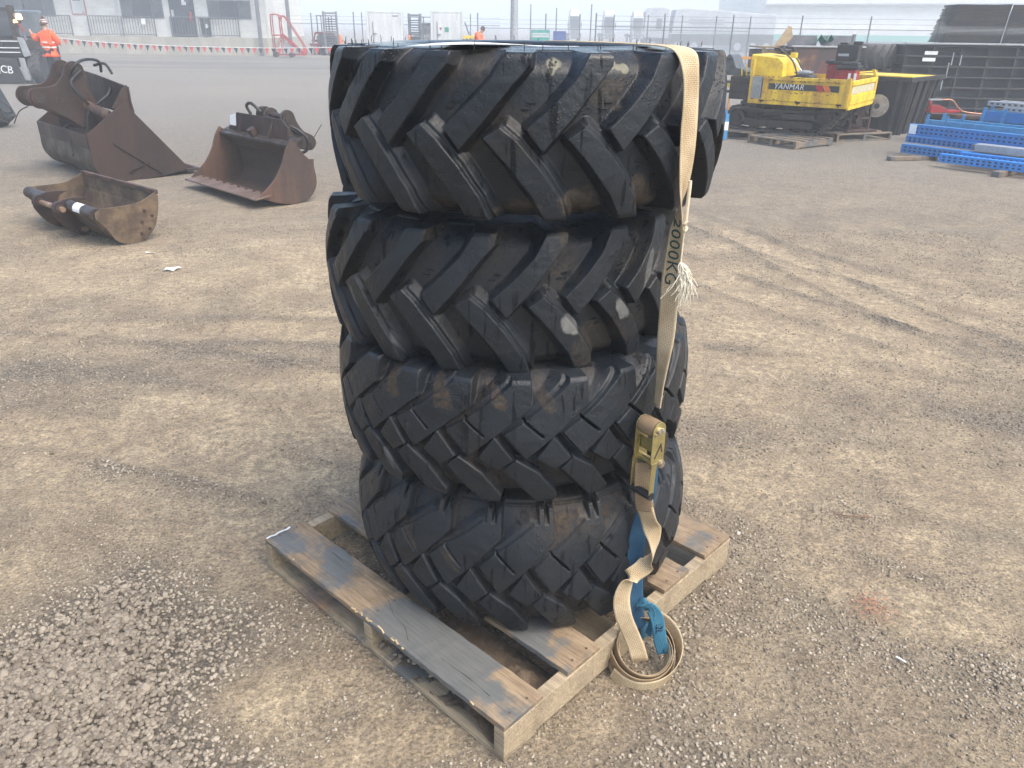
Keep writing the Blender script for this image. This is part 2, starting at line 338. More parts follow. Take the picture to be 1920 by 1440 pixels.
for k, (x0, x1) in enumerate(((0, .154), (.262, .409), (.747, .898), (.997, 1.163))):
    o = rough_box(MB(), (x0, .002 if k else 0, PH - tB), (x1, PL, PH), 40, k, .0014, .004 if k == 0 else .001).build('deck_board', W_DECK[k], pal, .0018)
    mn = MB()
    for yy in (.02, PL / 2, PL - .025):
        for q in (.3, .74): mn.cyl((x0 + (x1 - x0) * q, yy + .004, PH - .001), (x0 + (x1 - x0) * q, yy + .004, PH + .0012), .0036, 10)
    mn.build('nail_heads', paint('nail_rust', (.16, .11, .08), rough=.6, metal=.4, scale=60), pal)['kind'] = 'stuff'
for y0 in (-.001, PL / 2 - .02, PL - .036):
    MB().boxe((.0, y0, tM), (PL, y0 + .037, PH - tB)).build('bearer', W_BEAM, pal, .0015)
for x0 in (.003, .50, 1.03):
    rough_box(MB(), (x0, .003, 0), (x0 + .125, PL - .003, tM), 30, 9, .001).build('bottom_board', W_LOW, pal, .0012)
mb = MB()
for pts in (((.03, .42), (.06, .47), (.07, .54), (.10, .60), (.105, .66)), ((.05, .10), (.055, .20), (.05, .30)), ((.12, .78), (.115, .86), (.12, .93))): mb.tube([(a, b_, PH - .0002) for a, b_ in pts], .0009, 4, False)
mb.build('cracks', paint('crack_dark', (.04, .028, .02), rough=.9, bumps=0), pal)['kind'] = 'stuff'
r_ = random.Random(6); mb = MB()
for k in range(16): y_ = r_.choice([r_.gauss(.60, .03), r_.gauss(.48, .04), r_.uniform(.1, 1.1)]); mb.box((r_.uniform(-.001, .006), y_, PH - .001), (.004, r_.uniform(.006, .02), .004), Matrix.Rotation(r_.uniform(-.5, .5), 3, 'Z'))
mb.build('splinters', paint('fresh_splinter', (.62, .46, .24), (.45, .32, .17), .8), pal)['kind'] = 'stuff'
g_ = [[(.002 + .016 * i, PL - .001 - .006 * j + .003 * math.sin(i * 2.3), PH + .0012 + (.002 if j else 0)) for i in range(7)] for j in range(3)]
v_ = [q for row in g_ for q in row]; MB().add(v_, [(i * 7 + j, i * 7 + j + 1, i * 7 + j + 8, i * 7 + j + 7) for i in range(2) for j in range(6)], True).build('white_smear', paint('white_smear', (.8, .8, .78), bumps=0), pal)
def pw(x, y, z=0): return Matrix.Translation((PX, PY, 0)) @ Matrix.Rotation(PYAW, 4, 'Z') @ Vector((x, y, z))
# earth and stones that have blown into the pallet
r = np.random.default_rng(3); n = 90; gx, gy = np.meshgrid(np.linspace(0, 1, 40), np.linspace(0, 1, 70))
mz = np.clip(.05 * np.exp(-((gy - .22) / .17) ** 2) * (1 - gx) ** .5 + .012 * fbm(gx, gy, 9, 4, 5) + .010 * fbm(gx, gy, 30, 3, 6) - .004, -.004, 1) * np.minimum(1, 6 * gy) * np.minimum(1, 6 * (1 - gy))
lx, ly = gx * .30 + .012, gy * .44 + .05
c_, s_ = math.cos(PYAW), math.sin(PYAW); I2 = np.arange(2800).reshape(70, 40)
F2 = np.stack([I2[:-1, :-1], I2[:-1, 1:], I2[1:, 1:], I2[1:, :-1]], -1).reshape(-1, 4)
so_ = np_mesh('soil', np.stack([PX + lx * c_ - ly * s_, PY + lx * s_ + ly * c_, tM + mz], -1).reshape(-1, 3), F2,
              paint('soil', (.20, .15, .10), (.11, .08, .055), .95, scale=40, amt=.6, bumps=.8)); tag(so_, 'crumbly brown soil spilled inside the near end of the pallet', 'soil', kind='stuff')
lx = r.uniform(.03, .13, 34); ly = r.uniform(.10, .62, 34); hx = PX + lx * c_ - ly * s_; hy = PY + lx * s_ + ly * c_
tag(pebbles('pallet_stones', hx, hy, r.uniform(.004, .012, 34), 2, 12, M_PEB, zoff=np.full(34, tM + .006)), 'small stones lying on the bottom board inside the pallet', 'stones', kind='stuff')

# ---------------------------------------------------------------- tyres
def rubber(name, dustc, cooler=1.):
    m, t, b = NM(name); v = coords(t)
    A = lambda n_: nd(t, 'ShaderNodeAttribute', attribute_name=n_).outputs['Fac']
    n1 = noise(t, v, 5, 6, .65); n2 = noise(t, v, 160, 3, .6); n3 = noise(t, coords(t, scale=(1, 1, .05)), 52, 3, .5); n4 = noise(t, v, 38, 5, .65)
    base = mixc(t, ramp(t, n1, [(.35, 0), (.65, 1)]), (.0045, .0068, .0100), (.011, .0155, .0215))
    base = mixc(t, mth(t, 'MULTIPLY', A('lug'), .4), base, (.017, .021, .026))
    base = mixc(t, mth(t, 'MULTIPLY', A('dust'), ramp(t, noise(t, v, 70, 6, .75), [(.40, .12), (.60, 1)])), base, dustc)
    base = mixc(t, mth(t, 'MULTIPLY', A('pale'), ramp(t, n4, [(.3, .65), (.65, 1)])), base, (.17, .175, .17))
    base = mixc(t, mth(t, 'MULTIPLY', A('chalk'), .75), base, (.20, .19, .13))
    stk = mth(t, 'MULTIPLY', ramp(t, n3, [(.60, 0), (.64, 1)]), ramp(t, noise(t, v, 7, 2), [(.42, 0), (.52, .85)]))
    base = mixc(t, stk, base, (.009, .010, .012))
    t.links.new(base, b.inputs['Base Color'])
    ro = mth(t, 'ADD', ramp(t, n1, [(.35, .30), (.65, .60)]), mth(t, 'MULTIPLY', A('dust'), .3), True)
    ro = mth(t, 'SUBTRACT', ro, mth(t, 'MULTIPLY', stk, .15), True)
    ro = mth(t, 'MULTIPLY', ro, mth(t, 'SUBTRACT', 1., mth(t, 'MULTIPLY', A('wet'), .78)), True)
    t.links.new(ro, b.inputs['Roughness']); t.links.new(mth(t, 'MULTIPLY', mth(t, 'SUBTRACT', 1., mth(t, 'MULTIPLY', stk, .8)), .34), b.inputs['Specular IOR Level'])
    vd = nd(t, 'ShaderNodeTexVoronoi', inp={'Scale': 130.}); t.links.new(v, vd.inputs['Vector'])
    drops = mth(t, 'MULTIPLY', ramp(t, vd.outputs['Distance'], [(.12, 1), (.34, 0)]), ramp(t, noise(t, v, 9, 3), [(.5, 0), (.6, 1)]))
    bn = bump(t, n2, .45, .002); bn = bump(t, n4, .45, .005, bn); bn = bump(t, drops, .5, .0025, bn)
    t.links.new(bn, b.inputs['Normal']); return m
LUG_A = ([(-3.9, .14), (0, -.115), (6.1, .23), (12.6, .64), (16.6, .86), (17.4, 1.05), (11.7, 1.05), (7.4, .69), (1.4, .38)],
         [(6.0, .03), (9.9, .16), (13.9, .0), (19.4, -.32), (24.6, -.70), (27.4, -1.05), (21.9, -1.05), (17.8, -.68), (11.6, -.28)])
TIE_A = [(12.0, .12), (17.5, .12), (17.5, -.0), (13.5, -.0)]
LUG_B = ([(0, -.185), (-5.9, .2), (-2.4, .33), (4.2, .595), (12.0, .93), (12.6, 1.08), (17.3, 1.08), (17.5, .62), (9.0, .235)],
         [(-13.2, -.19), (-8.8, .150), (-3.7, -.213), (-8.0, -.388)],
         [(-6.1, -.385), (-2.7, -.215), (3.9, -.455), (9.4, -.85), (8.7, -1.08), (5.4, -1.08), (-.6, -.72)])
LUG_C = ([(0, -.185), (-5.9, .2), (-2.4, .36), (4.2, .58), (10.6, .80), (16.4, .80), (16.6, .62), (9.0, .235)],) + LUG_B[1:] + ([(12.0, .72), (13.4, .72), (13.6, 1.1), (12.2, 1.1)], [(15.2, .72), (16.4, .72), (16.4, 1.1), (15.2, 1.1)])
SIPE_B = [((-.9, .42), (4.5, .165)), ]
def polysd(u, w_, P):
    """signed distance to polygon (negative inside)"""
    d = np.full(u.shape, 1e9); s = np.ones(u.shape); n = len(P)
    for i in range(n):
        ax, ay = P[i]; bx, by = P[i - 1]; ex, ey = bx - ax, by - ay; wx, wy = u - ax, w_ - ay
        t_ = np.clip((wx * ex + wy * ey) / (ex * ex + ey * ey), 0, 1); qx, qy = wx - ex * t_, wy - ey * t_
        d = np.minimum(d, qx * qx + qy * qy)
        c1 = w_ >= ay; c2 = w_ < by; c3 = ex * wy > ey * wx
        flip = (c1 & c2 & c3) | (~c1 & ~c2 & ~c3); s = np.where(flip, -s, s)
    return s * np.sqrt(d)
def tyre(label, c, R, zm, half, pat, dome, depth, n, phase, seed, sw, seg_nc, mat, marks=(), rb=.29, cham=.006, top_wet=0.):
    pitch = 360. / n; nc = seg_nc; NR = 201
    zn = np.linspace(-1, 1, NR); up = np.linspace(0, pitch, nc, endpoint=False) if pat == 'A' else None
    up = np.linspace(0, pitch, nc, endpoint=False)
    K = R * PI / 180; U, Wn = np.meshgrid(up, zn); u = U * K; w_ = Wn * half
    sd = np.full(u.shape, 9.)
    polys = {'A': LUG_A, 'B': LUG_B, 'C': LUG_C}[pat]
    for P in polys:
        for k in (-2, -1, 0, 1, 2, 3): sd = np.minimum(sd, polysd(u, w_, [((a + k * pitch) * K, b_ * half) for a, b_ in P]))
    wall = .014 if pat == 'A' else .0075
    x = np.clip(1 - (sd - .0005) / wall, 0, 1); mm = x ** 1.6
    # the moulded ramps that brace one flank of each lug
    rp = np.full(u.shape, 9.); P = polys[1] if pat == 'A' else polys[0]; sx_, sz_ = (-.013, -.005) if pat == 'A' else (.014, -.006)
    for k in (-2, -1, 0, 1, 2, 3): rp = np.minimum(rp, polysd(u + sx_, w_ + sz_, [((a + k * pitch) * K, b_ * half) for a, b_ in P]))
    mm = np.maximum(mm, .58 * np.clip(1 - rp / .017, 0, 1) ** 1.1)
    if pat == 'A':
        for k in (-1, 0, 1):
            s2 = polysd(u, w_, [((a + k * pitch) * K, b_ * half) for a, b_ in TIE_A]); mm = np.maximum(mm, .30 * np.clip(1 - (s2) / .006, 0, 1))
    else:
        for k in (-1, 0, 1, 2):
            for (a, b_) in SIPE_B:
                ax, ay, bx, by = (a[0] + k * pitch) * K, a[1] * half, (b_[0] + k * pitch) * K, b_[1] * half
                tt = np.clip(((u - ax) * (bx - ax) + (w_ - ay) * (by - ay)) / ((bx - ax) ** 2 + (by - ay) ** 2), 0, 1)
                dd = np.hypot(u - ax - (bx - ax) * tt, w_ - ay - (by - ay) * tt)
                mm = mm * (1 - .75 * np.clip((.0042 - dd) / .0018, 0, 1))
    mm = np.tile(mm, (1, n)); NC = nc * n; phi = np.arange(NC) * pitch / nc + phase      # degrees
    PH_, ZN = np.meshgrid(np.radians(phi), zn)
    per = 24; nz = lambda sc, oc, sd_: fbm((PH_ - PH_.min()) / (2 * PI) * per, ZN * half * 1.4 * per / 4, sc, oc, sd_, px=int(per * sc))
    # each lug worn and nicked a little differently
    edge = (mm > .9).astype(float)
    ro = R - dome * np.abs(ZN) ** 2.2 - cham * np.clip((np.abs(ZN) - .93) / .07, 0, 1) ** 2 + .0016 * nz(1, 3, seed) + .0010 * nz(6, 2, seed + 1)
    dcar = depth * (1 + .12 * np.abs(ZN)) * (1 - (.50 * np.clip(ZN, 0, 1) ** 2 if pat == 'C' else 0)); sh = np.clip((np.abs(ZN) - .72) / .28, 0, 1) * (np.where(ZN > 0, .62, 1) if pat == 'C' else 1)
    ri = R - dome * np.abs(ZN) ** 2.2 - dcar - .042 * sh ** 2.2 + .0012 * nz(1, 2, seed + 2)
    rows = []
    rad = ri * (1 - mm) + ro * mm
    if pat == 'C': rad = rad + .0045 * np.clip(1 - np.abs(ZN - .975) / .022, 0, 1)
    zz = zm + ZN * half
    rows_r, rows_z, rows_m = [rad], [zz], [mm]
    def side(sg):
        e = -1 if sg > 0 else 0
        m0 = mm[e]; ro0 = ro[e]; ri0 = ri[e]; rr, zr, ms = [], [], []
        hs = sw if isinstance(sw, float) else sw[0 if sg < 0 else 1]
        Rj = R - .150; bul = half * hs; NB = 18
        for k in range(1, NB + 1):
            q = k / NB; r_o = ro0 + (Rj - ro0) * q; z_o = half * (1 + (hs * .985 - 1) * max(0, q - .55) / .45)
            a = q * PI / 2; r_i = Rj + (ri0 - Rj) * math.cos(a) ; z_i = half + (bul * .985 - half) * math.sin(a)
            dr = .0 if q > .02 else 0
            m1 = np.clip(m0 * (1 - max(0, q - .55) / .45), 0, 1)
            rr.append(r_i * (1 - m1) + r_o * m1); zr.append(zm + sg * (z_i * (1 - m1) + z_o * m1)); ms.append(m1 * (1 if q < .5 else .4))
        for k in range(1, 17):
            q = k / 16; r_ = Rj + (rb - Rj) * q; z_ = bul * (.985 + .015 * math.sin(min(1, q * 2.5) * PI)) if q < .4 else bul * (.985 - .22 * ((q - .4) / .6) ** 1.6)
            rr.append(np.full(NC, r_)); zr.append(np.full(NC, zm + sg * z_)); ms.append(np.zeros(NC))
        for k in range(1, 9):
            q = k / 8; r_ = rb + (R - .075 - rb) * math.sin(q * PI / 2); z_ = bul * .765 - bul * .1 * q + (0 - 0) ; z_ = bul * (.765 - .06 * q)
            rr.append(np.full(NC, r_ if k > 1 else rb - .004)); zr.append(np.full(NC, zm + sg * z_)); ms.append(np.zeros(NC))
        return np.array(rr), np.array(zr), np.array(ms)
    tr, tz, tm_ = side(1); br, bz, bm_ = side(-1)
    Rr = np.vstack([br[::-1], rad, tr]); Zr = np.vstack([bz[::-1], zz, tz]); Mr = np.vstack([bm_[::-1], mm, tm_])
    NT = len(Rr); Pf = np.radians(np.tile(phi, (NT, 1)))
    Xv = c[0] + Rr * np.sin(Pf); Yv = c[1] - Rr * np.cos(Pf)
    I = np.arange(NT * NC).reshape(NT, NC); I1 = np.roll(I, -1, 1); I = np.vstack([I, I[:1]]); I1 = np.vstack([I1, I1[:1]])
    F = np.stack([I[:-1], I1[:-1], I1[1:], I[1:]], -1).reshape(-1, 4)
    # attributes
    per2 = 24; P2 = (Pf - Pf.min()) / (2 * PI) * per2; zrel = (Zr - zm)
    nb = fbm(P2, zrel * 6, 1, 4, seed + 7, px=per2); nf = fbm(P2, zrel * 6, 5, 3, seed + 8, px=per2 * 5)
    dust = np.clip((1 - Mr) * (.42 + .9 * nb + .25 * nf + marks_bias(marks)) + Mr * np.clip(.6 * nb + .1 * nf - .18, 0, .35), 0, 1)
    pale = np.zeros_like(dust); chalk = np.zeros_like(dust); phd = np.degrees(Pf); wet = np.clip((zrel - half * .93) * 60, 0, 1) * top_wet
    for k in marks:
        if k[0] == 'bias': continue
        kind, a, z0, ra, rz_, tilt, st = k
        da = ((phd - a + 180) % 360 - 180) * R * PI / 180; dz = Zr - z0; ct, st_ = math.cos(R_(tilt)), math.sin(R_(tilt))
        e1 = (da * ct + dz * st_) / ra; e2 = (-da * st_ + dz * ct) / rz_; g_ = np.clip((1.0 + .35 * nf + .2 * nb - np.hypot(e1, e2)) * 5, 0, 1) * st
        if kind == 'dust': dust = np.maximum(dust, g_)
        elif kind == 'pale': pale = np.maximum(pale, g_ * (.3 + .7 * Mr))
        else: chalk = np.maximum(chalk, g_)
    o = np_mesh('tractor_tyre', np.stack([Xv, Yv, Zr], -1).reshape(-1, 3), F, mat, attrs={'lug': Mr, 'dust': dust, 'pale': pale, 'chalk': chalk, 'wet': wet})
    if pat == 'A':
        wb_ = MB()
        for k in range(n):
            for (a, b_) in ((-4.1, .36), (-2.7, .43), (7.9, -.30), (8.9, -.37)):
                an = R_(a + phase + k * pitch); z_ = zm + b_ * half; rr = R - depth * 1.02 - dome * abs(b_) ** 2.2 + .0005
                wb_.box((c[0] + rr * math.sin(an), c[1] - rr * math.cos(an), z_), (.019, .004, .0018), Matrix.Rotation(an, 3, 'Z'))
        wb_.build('wear_bars', mat, o)['kind'] = 'stuff'
    return tag(o, label, 'tyre', 'tractor tyres stacked on the pallet')
def marks_bias(marks):
    for k in marks:
        if k[0] == 'bias': return k[1]
    return 0.
T1c, T2c, T3c, T4c = (.031, 2.25), (-.031, 2.305), (.004, 2.27), (.034, 2.285)
RUB_A = rubber('tyre_rubber', (.062, .048, .034)); RUB_B = rubber('tyre_rubber_dusty', (.066, .046, .027))
mk1 = [('bias', -.42), ('chalk', 5.8, 1.700, .026, .016, 0, .9), ('chalk', 5.5, 1.686, .010, .012, 0, .8), ('chalk', 22.5, 1.702, .008, .015, -30, .8), ('chalk', 25.8, 1.692, .013, .010, 0, .8), ('chalk', 24, 1.694, .012, .006, 10, .8),
       ('dust', -2, 1.40, .05, .022, 0, .8), ('dust', 13, 1.41, .06, .04, 0, .9), ('dust', 32, 1.42, .05, .05, 0, .9), ('dust', -24, 1.395, .04, .012, 0, .9), ('dust', -8, 1.39, .02, .012, 0, .9), ('dust', 20, 1.64, .05, .04, 30, .55)]
mk2 = [('bias', -.30), ('pale', 19.5, 1.100, .024, .036, 38, .95), ('pale', 36.5, 1.118, .020, .034, 34, .85), ('pale', 47, 1.2, .012, .06, -20, .5), ('dust', -1, 1.312, .02, .022, 30, .8), ('dust', -20, 1.315, .022, .018, 30, .8), ('dust', 18, 1.312, .018, .022, 30, .8), ('dust', 30, 1.03, .1, .07, 0, .6), ('pale', -33, 1.02, .006, .04, 30, .6), ('pale', -47, 1.08, .010, .08, 20, .5)]
mk3 = [('bias', -.08), ('dust', -38, .93, .03, .05, 35, .9), ('dust', -21, .925, .03, .05, 35, .9), ('dust', -4, .92, .02, .045, 35, .8), ('dust', 9, .92, .022, .05, 35, .6), ('pale', -40, .68, .01, .04, 30, .5)]
mk4 = [('bias', -.22), ('dust', -38, .44, .015, .06, 40, .6), ('dust', -22, .40, .012, .05, 40, .6), ('dust', -11.5, .56, .007, .02, 0, .9), ('dust', 5, .56, .007, .02, 0, .8), ('dust', -27.5, .55, .008, .02, 0, .9)]
tyre('top tyre of the stack, wide angled lugs, wet upper rim and two chalk marks', T1c, .53, 1.548, .176, 'A', .020, .036, 18, -16.9, 100, 1.05, 108, RUB_A, mk1, top_wet=1.)
tyre('second tyre from the top, deep angled lugs with pale scuffed patches on two of them', T2c, .524, 1.146, .182, 'A', .022, .036, 18, 1.7, 200, (1.03, 1.08), 108, RUB_A, mk2)
tyre('third tyre from the top, diamond centre blocks and brown dust in its grooves', T3c, .54, .793, .179, 'B', .020, .031, 22, 3.7, 300, (1.04, 1.02), 96, RUB_B, mk3)
tyre('bottom tyre resting on the pallet, rounded shoulders with lettering on its sidewall', T4c, .546, .352, .219, 'C', .050, .031, 22, -6.8, 400, (1.015, 1.10), 96, RUB_B, mk4, cham=.010)
# ---------------------------------------------------------------- paper tag and moulding hairs on the top tyre
mp = paint('white_paper', (.80, .82, .83), (.62, .64, .66), .7, scale=9, amt=.2, bumps=.1)
def sheet_obj(name, pts, t, m, parent=None):
    """curved thin sheet: rows of points"""
    n, k = len(pts), len(pts[0]); v = [Vector(q) for row in pts for q in row]; lo = [q - Vector((0, 0, t)) for q in v]; b = n * k
    f = [(i * k + j, i * k + j + 1, (i + 1) * k + j + 1, (i + 1) * k + j) for i in range(n - 1) for j in range(k - 1)]
    f2 = [tuple(b + q for q in g[::-1]) for g in f]; e = []
    ring = [j for j in range(k)] + [i * k + k - 1 for i in range(1, n)] + [(n - 1) * k + j for j in range(k - 2, -1, -1)] + [i * k for i in range(n - 2, 0, -1)]
    for i in range(len(ring)): a, c = ring[i], ring[(i + 1) % len(ring)]; e.append((a, b + a, b + c, c))
    mb = MB(); mb.add(v + lo, f + f2 + e, True); return mb.build(name, m, parent)
g = [[(-.235 + .045 * j + .055 * i, 1.80 + .10 * i + .004 * j, 1.732 + .006 * math.sin(i * .9 + j * .4)) for j in range(5)] for i in range(5)]
tag(sheet_obj('paper_sheet', g, .0012, mp), 'blank white paper sheet lying on the rim of the top tyre', 'paper')
r = random.Random(4); mh = paint('hair_rubber', (.012, .013, .015), rough=.6)
for k in range(46):
    a = R_(r.choice([r.uniform(-75, 60), r.uniform(90, 270)])); rr = r.uniform(.40, .50); hx, hy = T1c[0] + rr * math.sin(a), T1c[1] - rr * math.cos(a); hh = r.choice([.006, .009, .012, .016])
    o = MB().tube([(hx, hy, 1.727), (hx + r.uniform(-.001, .001), hy, 1.729 + hh * .6), (hx + r.uniform(-.003, .003), hy, 1.729 + hh)], [.0011, .0009, .0005], 6).build('rubber_hair', mh, D.objects['tractor_tyre'])

# ---------------------------------------------------------------- ratchet strap
AZ = math.atan2(.385, 1.845); HD = Vector((math.cos(AZ), -math.sin(AZ), 0)); FD = Vector((-math.sin(AZ), -math.cos(AZ), 0))   # across / towards viewer
def webbing_mat(name, a, b_, thread, rough=.85):
    m, t, b = NM(name); A = nd(t, 'ShaderNodeAttribute', attribute_name='su'); B = nd(t, 'ShaderNodeAttribute', attribute_name='sv')
    n1 = noise(t, coords(t), 14, 5, .6); col = mixc(t, ramp(t, n1, [(.35, 0), (.65, 1)]), a, b_)
    rib = mth(t, 'SINE', mth(t, 'MULTIPLY', A.outputs['Fac'], 2 * PI / .0042)); lane = mth(t, 'SINE', mth(t, 'MULTIPLY', B.outputs['Fac'], 2 * PI / .0085))
    vx = nd(t, 'ShaderNodeCombineXYZ'); t.links.new(mth(t, 'MULTIPLY', A.outputs['Fac'], 170.), vx.inputs[0]); t.links.new(mth(t, 'MULTIPLY', B.outputs['Fac'], 170.), vx.inputs[1])
    br = nd(t, 'ShaderNodeTexBrick', inp={'Scale': 1., 'Mortar Size': .16, 'Brick Width': 1.6, 'Row Height': .9, 'Mortar Smooth': .6}); t.links.new(vx.outputs[0], br.inputs[0])
    edge = ramp(t, mth(t, 'ABSOLUTE', B.outputs['Fac']), [(.0, 1), (.0165, 1), (.018, 0)])
    col = mixc(t, mth(t, 'MULTIPLY', mth(t, 'MULTIPLY', br.outputs['Fac'], .5), edge), col, thread)
    col = mixc(t, .35, col, ramp(t, mth(t, 'ADD', mth(t, 'MULTIPLY', rib, .5), .5), [(0, .25), (1, .7)]), 'OVERLAY')
    col = mixc(t, ramp(t, noise(t, coords(t), 5, 4), [(.5, 0), (.75, .5)]), col, tuple(q * .45 for q in a))
    t.links.new(col, b.inputs['Base Color']); b.inputs['Roughness'].default_value = rough; b.inputs['Specular IOR Level'].default_value = .2
    hb = mth(t, 'ADD', mth(t, 'MULTIPLY', rib, .3), mth(t, 'MULTIPLY', br.outputs['Fac'], -.8))
    t.links.new(bump(t, hb, .6, .0015), b.inputs['Normal']); return m
M_WEB = webbing_mat('webbing_beige', (.48, .37, .225), (.62, .51, .34), (.17, .10, .055))
M_WEBD = webbing_mat('webbing_beige_dirty', (.27, .19, .115), (.36, .27, .165), (.12, .08, .05))
M_WEBB = webbing_mat('webbing_blue', (.022, .070, .135), (.035, .105, .185), (.012, .035, .07))
def ribbon(name, ctl, m, parent, n=10, th=.0022, width=.05, rows=9):
    """ctl: list of (centre, half-width vector)"""
    C_ = spline([c for c, _ in ctl], n); Wd = spline([w_ for _, w_ in ctl], n); N = len(C_); V = []; su = []; sv = []; s = 0
    for i in range(N):
        if i: s += (C_[i] - C_[i - 1]).length
        tg = (C_[min(i + 1, N - 1)] - C_[max(i - 1, 0)]).normalized(); wv = Wd[i] - tg * Wd[i].dot(tg); wv = wv.normalized() * width / 2
        nn = tg.cross(wv).normalized() * th / 2
        for sg in (1, -1):
            for j in range(rows):
                q = 2 * j / (rows - 1) - 1; V.append(C_[i] + wv * q + nn * sg); su.append(s); sv.append(q * width / 2)
    k = 2 * rows; ring = list(range(rows)) + list(range(2 * rows - 1, rows - 1, -1)); F = []
    for i in range(N - 1):
        for j in range(k): a, b_ = ring[j], ring[(j + 1) % k]; F.append((i * k + a, i * k + b_, (i + 1) * k + b_, (i + 1) * k + a))
    for i in (0, N - 1):
        for j in range(rows - 1): F.append((i * k + j, i * k + j + 1, i * k + rows + j + 1, i * k + rows + j))
    return np_mesh(name, [tuple(q) for q in V], np.array(F), m, parent, attrs={'su': su, 'sv': sv})
st = thing('ratchet_strap', 'beige tie-down strap with brass ratchet and blue lower webbing beside the tyre stack', 'strap', (0, 0, 0))
def HV(deg): return HD * math.cos(R_(deg)) + FD * math.sin(R_(deg))
top = []
for p, q in (((.10, 2.42, 1.735), 25), ((.20, 2.22, 1.737), 22), ((.30, 2.02, 1.737), 20), ((.352, 1.905, 1.735), 18)):
    top.append((Vector(p), Vector((math.cos(R_(q)), math.sin(R_(q)), 0))))
top += [(Vector((.374, 1.853, 1.722)), HV(-30)), (Vector((.384, 1.836, 1.685)), HV(-46)), (Vector((.389, 1.832, 1.635)), HV(-50)), (Vector((.392, 1.832, 1.56)), HV(-46)), (Vector((.394, 1.832, 1.50)), HV(-52)),
        (Vector((.394, 1.832, 1.44)), HV(-68)), (Vector((.392, 1.834, 1.38)), HV(-100)), (Vector((.389, 1.838, 1.33)), HV(-130)), (Vector((.387, 1.84, 1.27)), HV(-140)), (Vector((.386, 1.84, 1.21)), HV(-148)),
        (Vector((.388, 1.84, 1.15)), HV(-150)), (Vector((.389, 1.84, 1.07)), HV(-148)), (Vector((.387, 1.84, 1.00)), HV(-130)), (Vector((.385, 1.838, .93)), HV(-115)), (Vector((.383, 1.832, .87)), HV(-110))]
ribbon('webbing', top, M_WEB, st)
mt_ = paint('strap_ink', (.03, .075, .07), rough=.8, bumps=0)
# printed characters on the flat run of the webbing, read downwards
for ch, z_, p, q in (('2', 1.352, (.3885, 1.8375), -118), ('0', 1.326, (.388, 1.8385), -131), ('0', 1.300, (.3878, 1.8392), -136), ('0', 1.274, (.387, 1.840), -140), ('K', 1.245, (.3865, 1.840), -144), ('G', 1.214, (.386, 1.840), -147)):
    wv = -HV(q); nn = wv.cross(Vector((0, 0, 1))).normalized(); 
    if nn.dot(FD) < 0: nn = -nn
    upv = wv; right = upv.cross(nn)
    M = Matrix(((right.x, upv.x, nn.x, 0), (right.y, upv.y, nn.y, 0), (right.z, upv.z, nn.z, 0), (0, 0, 0, 1)))
    c = Vector((p[0], p[1], z_)) + nn * .0018
    text('lettering', ch, .047, mt_, Matrix.Translation(c) @ M, st, .0004)
# blue lower webbing, hooked under the pallet edge beam and knotted
Bc = [((.392, 1.836, .70), -70), ((.389, 1.838, .62), -50), ((.380, 1.842, .54), -30), ((.368, 1.842, .45), -15), ((.366, 1.842, .37), -15), ((.372, 1.842, .29), -28), ((.381, 1.842, .21), -38), ((.390, 1.842, .15), -40), ((.400, 1.838, .11), -40)]
ribbon('blue_webbing', [(Vector(p), HV(q)) for p, q in Bc], M_WEBB, st, th=.0028)
ed = Vector((math.cos(PYAW), math.sin(PYAW), 0)); ou = Vector((math.sin(PYAW), -math.cos(PYAW), 0))     # along / out of the pallet's near right edge
def pe(a, o_, z_): return Vector((PX, PY, 0)) + ed * a + ou * o_ + Vector((0, 0, z_))
M_WEBT = webbing_mat('webbing_cyan', (.035, .13, .21), (.06, .20, .29), (.012, .06, .11))
ribbon('blue_loop', [(pe(.60, -.055, .130), ed), (pe(.605, .0, .134), ed), (pe(.615, .010, .12), ed), (pe(.625, .012, .05), (ed + Vector((0, 0, .1)))), (pe(.63, .004, .004), ed)], M_WEBT, st, th=.0028)
ribbon('blue_knot', [(Vector((.398, 1.822, .200)), Vector((.3, -.5, .8))), (Vector((.420, 1.812, .208)), Vector((.8, -.3, .5))), (Vector((.440, 1.804, .178)), Vector((1, 0, .2))), (Vector((.449, 1.798, .135)), Vector((1, .1, .05))), (Vector((.458, 1.795, .09)), Vector((1, .0, .25))), (Vector((.470, 1.79, .055)), Vector((.8, 0, .6)))], M_WEBT, st, th=.0026, width=.040)
ribbon('blue_fold', [(Vector((.385, 1.835, .205)), Vector((.1, -.8, .3))), (Vector((.405, 1.828, .222)), Vector((.3, -.9, .1))), (Vector((.425, 1.818, .205)), Vector((.4, -.8, .1))), (Vector((.428, 1.812, .16)), Vector((.3, -.9, 0))), (Vector((.42, 1.808, .11)), Vector((.4, -.8, 0)))], M_WEBT, st, th=.0026, width=.026)
ribbon('tail_upper', [(Vector((.362, 1.824, .70)), Vector((1, -.2, 0))), (Vector((.363, 1.812, .645)), Vector((1, -.25, 0))), (Vector((.366, 1.804, .60)), Vector((1, -.35, 0))), (Vector((.372, 1.7985, .56)), Vector((.88, -.45, .15)))], M_WEBD, st, th=.0026)
c = Vector((.4475, 1.795, .150)); M = Matrix(((.05, .998, 0, 0), (0, .05, -.998, 0), (-.998, 0, 0, 0), (0, 0, 0, 1)))
text('blue_lettering', ':2L', .030, paint('ink_navy', (.008, .018, .05), rough=.8, bumps=0), Matrix.Translation((.4475, 1.7955, .145)) @ M, st, .0006)
